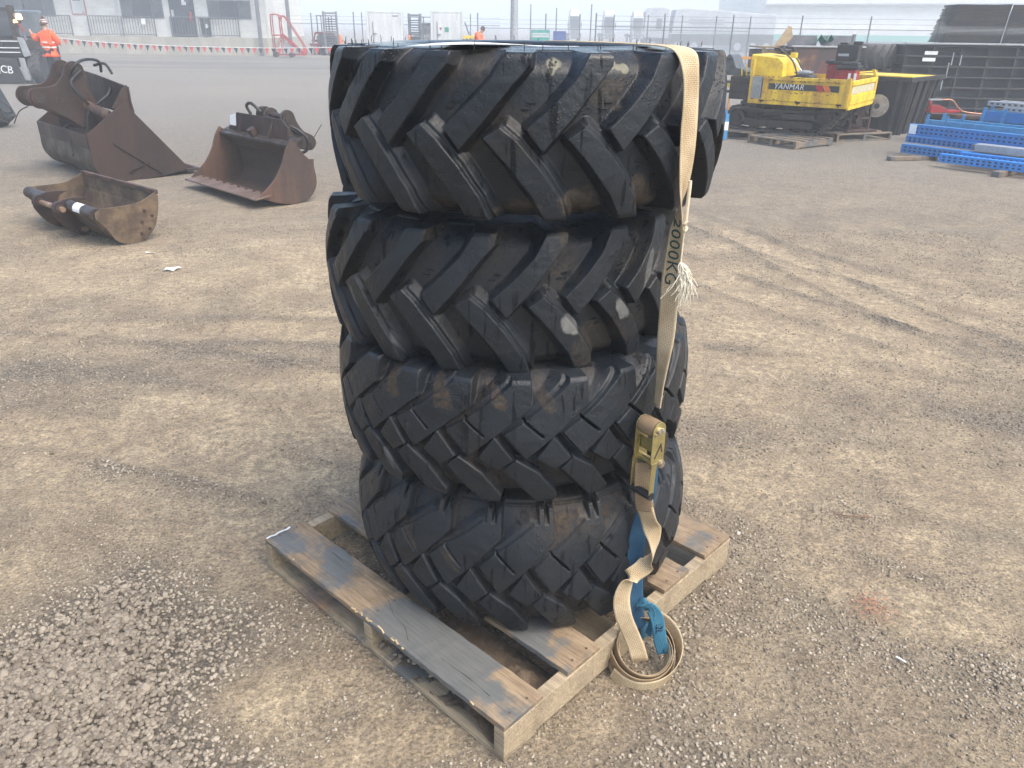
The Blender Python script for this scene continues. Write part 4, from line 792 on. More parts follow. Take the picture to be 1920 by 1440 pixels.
# undercarriage: two tracks
trk = smooth2([(-1.98, .50), (-2.06, .38), (-2.02, .20), (-1.88, .135), (-1.5, .125), (-1.0, .125), (-.60, .125), (-.42, .17), (-.20, .40), (-.14, .50), (-.20, .57), (-.5, .53), (-1.2, .50), (-1.7, .52), (-1.98, .50)], 6)[:-1]
def offset(P, d):
    n = len(P); o = []
    for i in range(n):
        a = Vector(P[i - 1]); b_ = Vector(P[(i + 1) % n]); t_ = (b_ - a).normalized(); o.append((P[i][0] - t_.y * d, P[i][1] + t_.x * d))
    return o
for y0 in (.22, 1.13):
    mb = MB(); inn = offset(trk, .035); n = len(trk)
    for sgn in (0,):
        v = [(a, y0, b_) for a, b_ in trk] + [(a, y0 + .30, b_) for a, b_ in trk] + [(a, y0, b_) for a, b_ in inn] + [(a, y0 + .30, b_) for a, b_ in inn]; f = []
        for i in range(n):
            j = (i + 1) % n; f += [(i, j, n + j, n + i), (2 * n + i, 3 * n + i, 3 * n + j, 2 * n + j), (i, 2 * n + i, 2 * n + j, j), (n + i, n + j, 3 * n + j, 3 * n + i)]
        mb.add(v, f)
    for i in range(0, n, 2):
        a, b_ = Vector(trk[i]), Vector(trk[(i + 1) % n]); t_ = (b_ - a).normalized(); nrm_ = Vector((t_.y, -t_.x)); c_ = (a + b_) / 2 + nrm_ * .012
        mb.beam((c_.x, y0 - .008, c_.y), (c_.x, y0 + .308, c_.y), .030, .028, (t_.x, 0, t_.y))
    mb.build('track', M_TRK, dm)
    for (x0, z0, r_) in ((-1.90, .32, .14), (-.34, .44, .13), (-1.6, .19, .06), (-1.3, .19, .06), (-1.0, .19, .06), (-.7, .19, .06)):
        mb = MB(); mb.cyl((x0, y0 + .04, z0), (x0, y0 + .26, z0), r_, 20); mb.cyl((x0, y0 - .005, z0), (x0, y0 + .05, z0), r_ * .5, 14); mb.build('roller', M_RUST, dm, .004)
    bx((-1.75, y0 - .004, .21), (-.55, y0 + .25, .33), 'track_frame', M_RUST, bev=.01); bx((-1.1, y0 + .0, .36), (-.55, y0 + .22, .45), 'guard', M_DKS, bev=.01)
bx((-1.9, .35, .42), (-.3, 1.3, .598), 'underframe', M_DKS)
MB().prism([(-.5, .598), (-.02, .598), (-.10, .54), (-.42, .22), (-.60, .40)], .9, XZ, .38).build('tipping_frame', M_DKS, dm)
# load in the bed: mower with folded handle, and two red engines
Md = dm.matrix_world; 
def dp(x, y, z): return Matrix.Translation((5.33, 13.22, 0)) @ Matrix.Rotation(math.atan2(-.58, .81), 4, 'Z') @ Vector((x, y, z))
MB().boxe((-.75, .3, .66), (-.05, 1.2, .80)).build('load_planks', W_OLD, dm)
mo = thing('lawn_mower', 'black lawn mower with folded handle lying in the yellow dumper bed', 'mower', dp(-.92, .30, .66), math.atan2(-.58, .81))
mb = MB(); mb.prism(smooth2([(-.20, .12), (-.16, .34), (-.02, .42), (.16, .40), (.24, .26), (.22, .12)], 4), .36, XZ, 0).build('deck', M_BLK, mo, .02)
mb = MB(); mb.cyl((.02, .18, .38), (.02, .18, .47), .09, 16); mb.boxe((-.12, .06, .42), (.14, .28, .455)); mb.build('engine', M_GAL, mo, .01)
for y0 in (.03, .33): MB().tube(spline([Vector(q) for q in ((-.02, y0, .30), (-.12, y0, .55), (-.26, y0, .70), (-.42, y0, .80), (-.46, y0 + (.05 if y0 < .1 else -.05), .79))], 6), .014, 8).build('handle_tube', M_BLK, mo)
mb = MB(); mb.boxe((-.50, .03, .755), (-.30, .33, .79), ); mb.build('control_bar', M_BLK, mo, .012); MB().boxe((-.24, .10, .66), (-.14, .20, .74)).build('battery_cover', M_YELB, mo, .01)
MB().tube([(.0, .12, .44), (-.20, .1, .66)], .010, 8).build('bright_rod', M_CHR, mo)
for x0 in (-.18, .2):
    for y0 in (-.02, .38): MB().cyl((x0, y0 - .02, .09), (x0, y0 + .02, .09), .09, 16).build('wheel', M_BLK, mo)
for k, (x0, y0, lb) in enumerate(((-.47, .9, 'red engine unit with black air box on top in the dumper bed'), (-.22, .55, 'red engine unit with white tags in the dumper bed'))):
    e = thing('engine_unit', lb, 'engine', dp(x0, y0, .80 if k == 0 else .82), math.atan2(-.58, .81), 'engine units in the dumper bed')
    MB().boxe((-.16, -.14, .0), (.16, .14, .44 if k == 0 else .36)).build('housing', M_RED, e, .03); MB().boxe((-.19, -.17, .44 if k == 0 else .36), (.19, .17, .49 if k == 0 else .41)).build('flange', M_BLK, e, .01)
    mb = MB()
    if k == 0: mb.boxe((-.05, -.12, .49), (.30, .10, .74)); mb.boxe((-.02, -.10, .74), (.10, .08, .77)); mb.boxe((.18, -.06, .74), (.32, .06, .79))
    else: mb.boxe((-.10, -.12, .41), (.16, .10, .46))
    mb.build('air_box', M_BLK, e, .015)
    mb = MB(); mb.cyl((.0, -.20, .15), (.0, -.13, .15), .06, 16); mb.build('pulley', M_DKS, e)
    if k: 
        for xx in (.05, .14): MB().boxe((xx, -.155, .12 + xx * .2), (xx + .04, -.150, .30)).build('paper_tag', mp, e)
    else: MB().boxe((-.01, -.125, .56), (.16, -.121, .60)).build('bright_label', M_GAL, e)
# pallets
def small_pallet(label, x, y, rz, group='old pallets under the machines', L=1.15, h=.125, n=5):
    p_ = thing('timber_pallet', label, 'pallet', (x, y, 0), rz, group)
    for k in range(n): y0 = k * (L - .12) / (n - 1); MB().boxe((0, y0, h - .02), (L, y0 + .12, h)).build('deck_board', W_OLD, p_, .003)
    for k in range(3): x0 = k * (L - .05) / 2; MB().boxe((x0, .005, .02), (x0 + .05, L - .005, h - .02)).build('bearer', W_OLD, p_, .003)
    for y0 in (0.002, L - .102): MB().boxe((0, y0, 0), (L, y0 + .1, .02)).build('bottom_board', W_OLD, p_, .002)
    return p_
rzd = math.atan2(-.58, .81)
small_pallet('old grey pallet under the right end of the yellow dumper', 3.95, 13.75, math.atan2(-.72, .5), L=.98)
small_pallet('broken pallet mostly hidden under the left end of the yellow dumper', 3.35, 14.55, R_(-35), L=.9)
small_pallet('old pallet carrying the rusty disc machine behind the dumper', 5.55, 13.95, R_(20), L=1.2)
ds = thing('disc_machine', 'rusty framed machine with a pale steel disc on a pallet behind the dumper', 'machine', (5.9, 14.4, .125), R_(20))
mb = MB()
for (x0, y0) in ((0, 0), (.42, 0), (0, .5), (.42, .5)): mb.boxe((x0 - .02, y0 - .02, 0), (x0 + .02, y0 + .02, .48))
mb.boxe((-.02, -.02, .44), (.44, .02, .48)); mb.boxe((-.02, .48, .44), (.44, .52, .48)); mb.boxe((-.02, -.02, .2), (.44, .02, .23)); mb.boxe((-.1, -.1, .0), (.55, .6, .03)); mb.build('frame', M_RUSTO, ds, .004)
mb = MB(); mb.boxe((.02, .05, .05), (.36, .45, .36)); mb.cyl((.1, .0, .2), (.1, -.1, .2), .07, 14); mb.build('gearbox', M_RUST, ds, .02)
M_DI = Matrix.Translation((.52, -.02, .42)) @ Matrix.Rotation(R_(-48), 4, 'Z')
mb = MB(); mb.cyl(M_DI @ Vector((0, -.02, 0)), M_DI @ Vector((0, .02, 0)), .19, 36); mb.cyl(M_DI @ Vector((0, -.028, 0)), M_DI @ Vector((0, -.019, 0)), .12, 30); mb.build('disc', paint('dull_pale_steel', (.40, .39, .36), (.22, .18, .14), .5, .4, .4, 6, .1), ds, .004)
MB().cyl(M_DI @ Vector((0, -.034, 0)), M_DI @ Vector((0, .05, 0)), .045, 20).build('hub', M_BLK, ds)
# black ribbed bin with yellow rim
bn_ = thing('skip_bin', 'black ribbed steel bin with yellow painted rim beside the dumper', 'bin', (7.0, 14.80, 0), R_(45))
LX, LY, HB = 1.6, 1.25, 1.0; ti = .13
def taper(x, y, z): q = ti * (1 - z / HB); return ((q + x * (1 - 2 * q / LX)), (q + y * (1 - 2 * q / LY)), z)
mb = MB(); v = [taper(x, y, z) for z in (0, HB) for x, y in ((0, 0), (LX, 0), (LX, LY), (0, LY))]; i_ = [(q[0] + (.03 if q[0] < LX / 2 else -.03), q[1] + (.03 if q[1] < LY / 2 else -.03), max(q[2], .04)) for q in v]
mb.add(v + i_, [(3, 2, 1, 0), (0, 1, 5, 4), (1, 2, 6, 5), (2, 3, 7, 6), (3, 0, 4, 7), (8, 9, 10, 11), (8, 12, 13, 9), (9, 13, 14, 10), (10, 14, 15, 11), (11, 15, 12, 8)]); mb.build('body', M_BLK, bn_, .004)
for k in range(5): x0 = .12 + k * .34; mb = MB(); a, b_ = Vector(taper(x0, -.02, .0)), Vector(taper(x0, -.02, .93)); mb.beam(a, b_, .10, .07); mb.build('rib', M_BLK, bn_, .008)
for k in range(4): y0 = .15 + k * .31; mb = MB(); a, b_ = Vector(taper(-.02, y0, 0)), Vector(taper(-.02, y0, .93)); mb.beam(a, b_, .07, .10); mb.build('rib', M_BLK, bn_, .008)
mb = MB(); mb.boxe((-.05, -.05, .93), (LX + .05, .0, HB + .002)); mb.boxe((-.05, LY, .93), (LX + .05, LY + .05, HB + .002)); mb.boxe((-.05, .0, .93), (0, LY, HB + .002)); mb.boxe((LX, 0, .93), (LX + .05, LY, HB + .002)); mb.build('rim', M_BLK, bn_, .004)
mb = MB(); mb.boxe((.02, .02, HB - .04), (LX - .02, LY - .02, HB - .01)); mb.boxe((-.05, LY - .0, HB + .003), (LX + .05, LY + .05, HB + .02)); mb.boxe((-.05, -.05, HB + .003), (-.0, LY, HB + .02)); mb.build('yellow_lid', M_YELB, bn_)
# blue pallet racking
def upright(label, a, b_, w_, h_, z0, m, par=None, tagw=False, dark=True):
    """perforated C-section racking upright lying on the ground"""
    a = Vector((a[0], a[1], 0)); b_ = Vector((b_[0], b_[1], 0)); d = b_ - a; L = d.length
    o = thing('racking_upright', label, 'racking beam', (a.x, a.y, z0), math.atan2(d.y, d.x), 'blue perforated racking uprights')
    mb = MB(); t_ = .006; mb.boxe((0, -w_ / 2, 0), (L, -w_ / 2 + t_, h_)); mb.boxe((0, w_ / 2 - t_, 0), (L, w_ / 2, h_)); mb.boxe((0, -w_ / 2 + t_, h_ - t_), (L, w_ / 2 - t_, h_)); mb.build('channel', m, o, .002)
    mb = MB(); n = int(L / .075)
    for k in range(n):
        for q in (.32, .68): mb.boxe((.05 + k * .075, -w_ / 2 - .0015, h_ * q - .012), (.085 + k * .075, -w_ / 2 - .0005, h_ * q + .010))
    h = mb.build('slots', paint('slot_shadow', (.012, .03, .07), rough=.8, bumps=0), o); h['kind'] = 'stuff'
    if tagw: MB().boxe((.02, -w_ / 2 - .004, h_ * .1), (.13, -w_ / 2 - .002, h_ * .98)).build('paper_tag', mp, o)
    return o
up_ = lambda *q, **k: upright(*q, **k)
up_('blue racking upright with a white tag at its end, topmost of the long pair', (6.16, 12.70), (8.2, 10.0), .10, .16, .29, M_BLU, tagw=True)
up_('blue racking upright under the white-tagged one, darker middle layer', (6.12, 12.62), (8.16, 9.95), .12, .10, .188, M_BLU)
up_('blue racking upright at the bottom of the long pair', (5.98, 12.42), (8.05, 9.75), .12, .13, .056, M_BLU)
up_('bright blue racking upright nearest the viewer, low on timber blocks', (6.06, 11.42), (8.3, 8.9), .10, .115, .07, M_BLUB)
up_('bright blue racking upright just behind the nearest low one', (6.36, 11.45), (8.45, 9.1), .10, .12, .085, M_BLUB)
o = thing('box_beam', 'pale galvanised box beam lying on the low blue uprights', 'racking beam', (6.62, 11.55, .21), math.atan2(-.76, .65))
MB().boxe((0, -.09, 0), (2.8, .09, .10)).build('tube_body', M_GAL, o, .006); MB().boxe((-.03, -.08, .01), (-.001, .08, .09)).build('open_end', W_OLD, o, .004)
def cross(label, x, y, z, rz, L, m, h=.12, ends=True):
    o = thing('cross_beam', label, 'racking beam', (x, y, z), rz, 'blue racking cross beams'); MB().boxe((0, -.025, 0), (L, .025, h)).build('beam_body', m, o, .004)
    for x0 in (0, .30) if ends else (0,):
        mb = MB(); mb.prism([(x0 - .03, -.03), (x0 + .03, -.03), (x0 + .045, .20), (x0 + .0, .20)], .012, XZ, -.04); mb.build('end_connector', M_BLUL, o, .002)
    return o
rzb = math.atan2(-.80, .60)
cross('blue cross beam with upright end hooks, lowest of the beams behind the long uprights', 6.58, 13.05, .36, rzb, 2.6, M_BLUL)
cross('blue cross beam second in the layer behind the white-tagged upright', 6.83, 13.05, .38, rzb, 2.6, M_BLUL)
cross('blue cross beam with tall hooks lying above and to the right', 7.28, 12.75, .50, rzb, 2.4, M_BLU, .15)
cross('blue cross beam half hidden under the galvanised beams at the right edge', 7.5, 12.95, .50, rzb, 2.2, M_BLUL, .15)
for k, (x, y, z) in enumerate(((7.38, 12.85, .72), (7.62, 12.95, .72), (7.5, 12.6, .655))):
    o = thing('galvanised_beam', ['grey perforated beam, left of the top three on the blue racking', 'grey perforated beam, behind the other two on the blue racking', 'grey perforated beam, lowest of the three on the blue racking'][k], 'racking beam', (x, y, z), rzb, 'grey perforated beams')
    mb = MB(); mb.boxe((0, -.06, 0), (2.3, .06, .065)); mb.build('channel', M_GAL, o, .003); mb = MB()
    for q in range(26): mb.boxe((.05 + q * .085, -.0615, .02), (.09 + q * .085, -.0602, .045))
    mb.build('slots', paint('slot_grey', (.07, .075, .08), rough=.8, bumps=0), o)['kind'] = 'stuff'
for k, (x, y, rz, z, lb) in enumerate(((5.82, 12.0, .2, .0, 'dark timber bearer on the ground under the left end of the blue racking'), (6.62, 10.75, .6, 0, 'dark timber block under the nearest blue upright at the right edge'), (7.2, 11.1, .6, 0, 'timber bearer under the blue uprights near the right edge'), (6.9, 12.4, .6, 0, 'timber bearer under the middle of the blue racking'))):
    o = MB().boxe((-.25, -.05, z), (.55, .05, z + (.055 if k != 1 else .07))).build('timber_bearer', W_OLD, None, .004); o.location = (x, y, 0); o.rotation_euler = (0, 0, rz); tag(o, lb, 'timber', 'timber bearers under the racking')
# red jack with a copper pipe
jk = thing('trolley_jack', 'red jack with bent copper pipe handle behind the blue racking', 'jack', (7.15, 14.05, 0))
mb = MB(); mb.boxe((-.1, -.08, .50), (.42, .08, .54)); mb.prism([(-.1, .50), (.30, .50), (.05, .62), (-.1, .62)], .03, XZ, -.09); mb.boxe((-.10, -.02, .54), (-.06, .02, .68)); mb.build('body', M_RED, jk, .004)
MB().tube(spline([Vector(q) for q in ((-.10, 0, .70), (.12, 0, .70), (.28, 0, .69), (.44, 0, .55), (.58, 0, .50), (.95, 0, .47))], 6), .013, 8).build('copper_pipe', paint('copper_pipe', (.42, .22, .14), (.25, .13, .09), .4, .6, .3, 20), jk)
mb = MB(); mb.boxe((-.12, -.02, .69), (.10, .02, .715)); mb.build('bracket', M_GAL, jk)
st2 = thing('steel_stack', 'low stack of brown rusty steel lengths behind the blue racking', 'steel', (7.0, 14.3, 0), R_(-18))
for k in range(7): MB().boxe((k * .04, -.10 + (k % 2) * .05, .03 + k * .062), (2.3 - k * .03, .22, .085 + k * .062)).build('length', M_RUST if k % 2 else M_RUSTO, st2, .006)
# black rack of panels and bundle above it
rk = thing('panel_rack', 'wide black steel rack of stacked frames behind the bin', 'rack', (8.25, 17.9, 0), R_(-7))
for k in range(8): MB().boxe((-.02 - .03 * k * 0, 0, .02 + k * .205), (5.2, 1.0, .055 + k * .205)).build('frame_layer', M_BLK, rk, .006)
for k in range(8):
    mb = MB()
    for x0 in np.arange(.0, 5.1, .55): mb.boxe((x0, .02, .055 + k * .205), (x0 + .05, .07, .225 + k * .205 if k < 7 else 1.49)); 
    if k < 7: mb.build('stringers', M_BLK, rk)['kind'] = 'stuff'
MB().boxe((.05, .20, .06), (5.15, .95, 1.44)).build('packed_panels', paint('packed_panels', (.03, .034, .04), (.055, .06, .065), .6, .1, .5, 7), rk)
for x0, z0 in ((.38, 1.30), (.36, 1.17)): MB().boxe((x0, -.006, z0), (x0 + .26, -.003, z0 + .07)).build('bright_label', mp, rk)
for x0, z0, L in ((.95, 1.1, .25), (.90, .85, .3), (1.12, 1.1, .2), (.85, .6, .2), (2.6, 1.0, .05), (3.0, .7, .25)): MB().boxe((x0, -.008, z0), (x0 + .02 if L > .1 else x0 + .3, -.004, z0 + L)).build('bright_scuff', M_GAL, rk)
MB().boxe((-.05, -.05, 1.50), (5.3, .06, 1.53)).build('top_rail', M_GAL, rk, .003)
pb = thing('panel_bundle', 'thick bundle of dark mesh panels strapped on top of the black rack', 'bundle', (9.2, 17.95, 1.53), R_(-8))
r = random.Random(5)
for k in range(30): o_ = -.22 + .007 * k + r.uniform(-.025, .025); MB().boxe((o_, .0, .004 + k * .0245), (4.6, .85, .024 + k * .0245)).build('panel_sheet', M_BLK, pb)
for x0, s_ in ((.95, .06), (1.75, .35)): mb = MB(); mb.tube([(x0, -.01, .0), (x0 + s_ * .6, -.012, .55), (x0 + s_, -.012, .745), (x0 + s_, .85, .745)], .012, 6); mb.build('band', M_GAL, pb)
# spare tyres, crates and the rust skip behind
def simple_tyre(label, c, R, w_, group='spare tyres at the back of the yard', tilt=0., lug=True):
    o = thing('spare_tyre', label, 'tyre', c, 0, group); o.rotation_euler = (tilt, 0, .3); mb = MB(); n = 48
    pr = [(R * .55, w_ * .36), (R * .62, w_ * .46), (R * .82, w_ * .5), (R * .93, w_ * .42), (R * .955, w_ * .2), (R * .96, 0)]; pr = pr + [(a, -b_) for a, b_ in pr[-2::-1]]
    v = [(a * math.cos(2 * PI * k / n), a * math.sin(2 * PI * k / n), b_ + w_ / 2) for k in range(n) for a, b_ in pr]; m_ = len(pr)
    f = [(k * m_ + j, ((k + 1) % n) * m_ + j, ((k + 1) % n) * m_ + j + 1, k * m_ + j + 1) for k in range(n) for j in range(m_ - 1)]
    mb.add(v, f, True); mb.build('carcass', M_TYB, o); mb = MB()
    if lug:
        for k in range(20):
            for sg in (1, -1):
                a = 2 * PI * (k + (.5 if sg > 0 else 0)) / 20; a2 = a + .17
                mb.beam((R * .965 * math.cos(a), R * .965 * math.sin(a), w_ / 2), (R * .955 * math.cos(a2), R * .955 * math.sin(a2), w_ / 2 + sg * w_ * .47), R * .055, R * .07, (math.cos(a), math.sin(a), 0))
        mb.build('lugs', M_TYB, o)['kind'] = 'stuff'
    return o
M_TYB = paint('old_tyre_rubber', (.045, .046, .050), (.09, .09, .09), .75, 0, .5, 6, .2)
simple_tyre('large lugged tyre lying left of the black rack, top of the pile', (8.0, 19.0, .98), .62, .50, lug=True); simple_tyre('large lugged tyre at the bottom of the pile left of the black rack', (8.15, 19.0, .45), .62, .50)
simple_tyre('large lugged tyre resting on the ground under the rear pile', (8.1, 19.1, -.06 + .06), .62, .44)
simple_tyre('smooth dark tyre on the timber crate behind the rusty skip', (7.75, 20.2, 1.02), .50, .33, lug=False)
def crate(label, x, y, L, Wd, H, n=4, m=None):
    o = thing('timber_crate', label, 'crate', (x, y, 0), R_(2), 'timber crates behind the dumper')
    for k in range(n): z0 = .05 + k * (H - .05) / n; MB().boxe((0, 0, z0), (L, .02, z0 + (H - .05) / n - .02)).build('slat', m or W_CR, o, .002)
    for x0 in (0, L - .07, L / 2): MB().boxe((x0, -.021, 0), (x0 + .07, -.001, H)).build('post', m or W_CR, o, .002)
    MB().boxe((0, .022, .02), (L, Wd, H - .04)).build('contents', M_RUST, o); MB().boxe((-.02, -.03, H), (L + .02, Wd, H + .03)).build('lid', m or W_CR, o, .002)
    return o
crate('brown timber crate with a pale post right of the rusty skip', 7.15, 18.6, 1.05, .9, 1.28); crate('weathered timber crate left of the rusty skip', 5.35, 18.4, .95, .9, 1.38); crate('timber crate behind the skip carrying the dark tyre', 7.0, 19.6, 1.6, 1.1, 1.0)
sk = thing('rusty_skip', 'tall rusty steel skip with red and yellow stains behind the dumper', 'skip', (5.75, 17.5, 0), R_(1))
mb = MB(); mb.prism([(.0, 1.42), (.22, .25), (1.2, .25), (1.42, 1.42)], .05, XZ, 0); mb.build('front_plate', paint('skip_rust', (.14, .060, .045), (.07, .055, .055), .7, .1, .6, 3, .3, streak=True), sk, .006)
mb = MB(); mb.prism([(.0, 1.42), (.22, .25), (.26, .25), (.05, 1.42)], 1.2, XZ, .05); mb.prism([(1.37, 1.42), (1.16, .25), (1.2, .25), (1.42, 1.42)], 1.2, XZ, .05); mb.boxe((.0, 1.25, .25), (1.42, 1.3, 1.42)); mb.boxe((.24, .05, .23), (1.18, 1.25, .27)); mb.build('walls', M_RUST, sk)
MB().boxe((-.06, -.03, 1.42), (1.48, .06, 1.45)).build('rim', M_GAL, sk, .004); MB().beam((.93, -.02, .25), (1.02, -.02, 1.41), .05, .03, (0, 1, 0)).build('brace', M_GREY, sk, .004)
mb = MB(); mb.prism([(.12, .4), (.2, .4), (.5, 1.25), (.35, 1.3), (.1, 1.2)], .002, XZ, -.003); mb.build('yellow_stain', paint('stain_y', (.30, .17, .05), (.1, .05, .04), .7, 0, .8, 8), sk); MB().prism([(.42, .5), (.65, .5), (.85, 1.12), (.6, 1.18)], .002, XZ, -.006).build('red_stain', paint('stain_r', (.22, .035, .03), (.12, .05, .045), .7, 0, .8, 8), sk)
gl = thing('steel_trough', 'grey steel trough lying across the top of the rusty skip', 'trough', (5.85, 18.3, 1.30), 0)
mb = MB(); mb.boxe((0, 0, .10), (.62, .04, .34)); mb.boxe((.75, 0, .10), (1.42, .04, .34)); mb.boxe((.0, .04, .10), (1.42, .5, .13)); mb.boxe((1.38, -.02, .1), (1.44, .05, .37)); mb.build('trough_body', M_GREY, gl, .004)
g = [[(6.44 + .07 * i + .02 * math.sin(j * 2), 18.2 + .05 * j, 1.45 + .22 * abs(math.sin(i * 1.05 + .4)) - .03 * j) for i in range(6)] for j in range(5)]
tag(sheet_obj('green_bag', g, .004, paint('green_cloth', (.16, .50, .38), (.10, .32, .25), .8)), 'crumpled green bag slumped on the rim of the rusty skip', 'bag')
tk = thing('broken_board', 'splintered pale board sticking up at the left of the rusty skip', 'board', (5.62, 18.1, 1.30), 0); MB().prism([(-.12, .12), (.10, .14), (.26, .30), (.20, .50), (.14, .52)], .03, XZ, 0).build('board', wood('splinter_board', (.38, .28, .17), (.50, .38, .24), 0, seed=6), tk, .003)
# orange framed cage crate behind the tyre's right side
oc = thing('wire_cage', 'orange framed wire cage holding yellow scrap behind the dumper seat', 'cage', (4.62, 17.9, 0), 0)
mb = MB()
for x0 in (0, .55): 
    for y0 in (0, .6): mb.boxe((x0, y0, 0), (x0 + .04, y0 + .04, 1.2))
for z0 in (.62, 1.16):
    for y0 in (0, .6): mb.boxe((.04, y0 + .003, z0), (.55, y0 + .037, z0 + .04))
mb.build('frame', paint('orange_frame', (.55, .27, .07), (.35, .17, .06), .6, 0, .3, 6), oc, .003)
r = random.Random(8); mb = MB()
for k in range(40): x_, y_ = r.uniform(.06, .52), r.uniform(.05, .5); mb.beam((x_, y_, .66), (x_ + r.uniform(-.05, .05), y_, .66 + r.uniform(.02, .14)), .03, .02)
mb.boxe((.05, .05, .58), (.53, .55, .70)); mb.build('scrap', M_YELB, oc); MB().boxe((.12, .2, .72), (.40, .5, .85)).build('dark_lump', M_GREY, oc, .02)
o = MB(); g = [[(7.95 + .04 * i, 15.45 + .03 * j, .012 + .008 * math.sin(i + j)) for i in range(5)] for j in range(3)]; tag(sheet_obj('white_rag', g, .002, mp), 'white rag on the gravel at the foot of the black bin', 'rag')
bc = thing('blue_canister', 'small blue and white canister on the ground at the left end of the dumper', 'canister', (3.62, 14.1, 0), 0)
mb = MB(); mb.cyl((0, 0, .0), (0, 0, .42), .07, 16); mb.cyl((0, 0, .42), (0, 0, .48), .03, 12); mb.build('body', M_BLUL, bc, .008); MB().cyl((0, 0, .16), (0, 0, .30), .0715, 16).build('white_band', mp, bc)
# ---------------------------------------------------------------- far side of the yard
BY = 48.
bo = thing('office_building', 'long white weatherboard office on a pale base with dark windows and doors', 'building', (-33., BY, 0))
m, t, b = NM('weatherboard'); v = coords(t); sx = nd(t, 'ShaderNodeSeparateXYZ'); t.links.new(v, sx.inputs[0]); fr_ = mth(t, 'FRACT', mth(t, 'MULTIPLY', sx.outputs[2], 5.))
t.links.new(mixc(t, ramp(t, noise(t, v, 1.2, 4), [(.4, 0), (.7, 1)]), (.72, .73, .70), (.60, .60, .56)), b.inputs['Base Color']); t.links.new(bump(t, ramp(t, fr_, [(0, 0), (.9, 1), (.92, 0)]), 1., .03), b.inputs['Normal']); b.inputs['Roughness'].default_value = .6; M_WB = m
M_GLS = paint('tinted_glass', (.085, .10, .115), (.13, .15, .165), .15, 0, .3, .6, 0); M_DRK = paint('dark_door_paint', (.06, .075, .09), (.05, .06, .07), .4, 0, .2, 1)
XB = lambda px_x: px_x + 33.
MB().boxe((0, 0, .92), (19.0, 8, 4.2)).build('wall', M_WB, bo); MB().boxe((0, -.30, 0), (19.05, 7.9, .919)).build('base', M_CONC, bo); MB().boxe((-.3, -1.4, 4.2), (19.5, 8.4, 4.35)).build('roof', M_GAL, bo)
MB().boxe((18.90, -.02, .92), (19.03, .0, 4.2)).build('corner_trim', M_WHT, bo); MB().boxe((10.6, -.05, .92), (10.72, -.001, 4.2)).build('downpipe', M_WHT, bo)
for (a, c) in ((10.3, 13.2), (17.1 - .15, 18.12 + .15 - .0)): pass
for (x0, x1, z0, z1) in ((10.65 + .25, 13.25, 1.86, 3.3), (15.75, 18.15, 1.87, 2.82), (5.0, 7.2, 1.9, 3.2)):
    o = MB().boxe((x0, -.04, z0), (x1, .0, z1)).build('window', M_GREY, bo); MB().boxe((x0 + .06, -.05, z0 + .06), (x0 + (x1 - x0) * .25, -.041, z1 - .06)).build('pane', M_GLS, o); MB().boxe((x0 + (x1 - x0) * .27, -.05, z0 + .06), (x0 + (x1 - x0) * .72, -.041, z1 - .06)).build('pane', M_DRK, o); MB().boxe((x0 + (x1 - x0) * .74, -.05, z0 + .06), (x1 - .06, -.041, z1 - .06)).build('pane', M_GLS, o)
o = MB().boxe((13.62, -.05, .93), (15.0, .0, 3.1)).build('door', M_DRK, bo); MB().boxe((13.72, -.09, 1.95), (13.84, -.051, 2.3)).build('handle', M_WHT, o); MB().boxe((14.35, -.06, 2.55), (14.6, -.051, 2.85)).build('notice', mp, o)
o = MB().boxe((3.75, -.05, .93), (5.55, .0, 3.1)).build('door', M_DRK, bo); MB().boxe((5.0, -.058, .98), (5.45, -.051, 3.05)).build('pane', M_GLS, o)
sg = thing('notice_sign', 'white notice board with a red border on the office wall', 'sign', (-25.0 + .15, BY - .06, 2.0))
MB().boxe((0, 0, 0), (.80, .04, 1.0)).build('border', paint('faded_red', (.55, .16, .16), rough=.5), sg); MB().boxe((.05, -.008, .05), (.75, -.001, .95)).build('face', M_WHT, sg)
for z0, w_ in ((.80, .5), (.70, .44)): MB().boxe((.15, -.014, z0), (.15 + w_, -.009, z0 + .05)).build('printed_line', M_GREY, sg)
MB().boxe((.6, -.014, .10), (.70, -.009, .15)).build('red_mark', M_RED, sg)
rails = []
def railing(x0, x1, label, notes=()):
    o = thing('railing', label, 'railing', (x0, BY - .22, .925), 0, 'grey steel railings along the office'); L = x1 - x0
    MB().boxe((0, 0, 1.0), (L, .05, 1.045)).build('top_rail', M_GREY, o); MB().boxe((0, 0, .08), (L, .05, .12)).build('bottom_rail', M_GREY, o); mb = MB(); n = int(L / .155)
    for k in range(n + 1): mb.boxe((k * L / n - .011, .014, .12), (k * L / n + .011, .036, 1.0))
    mb.build('balusters', M_GREY, o)['kind'] = 'stuff'
    for x_ in (0, L / 2, L - .05): MB().boxe((x_, -.001, 0), (x_ + .05, .051, 1.0)).build('post', M_GREY, o)
    for q in notes: MB().boxe((q, -.012, .62), (q + .25, -.002, .92)).build('notice', mp, o)
railing(-29.2, -24.95, 'grey steel railing in front of the left dark office door'); railing(-24.0, -20.25, 'grey steel railing with a small white notice under the first office window', (3.0,)); railing(-19.4, -15.55, 'grey steel railing in front of the right office door and bin')
wb = thing('wheelie_bin', 'dark green wheelie bin behind the right office railing', 'bin', (-17.45, BY - .16, .925)); mb = MB(); mb.prism([(-.24, .06), (.24, .06), (.28, .92), (-.28, .92)], .13, XZ, 0); mb.build('body', paint('bin_green', (.03, .05, .045), rough=.5), wb, .01)
MB().boxe((-.31, -.03, .92), (.31, .14, .98)).build('lid', M_BLK, wb, .01); MB().cyl((.06, -.02, .58), (.06, -.005, .58), .11, 16).build('sticker', mp, wb)
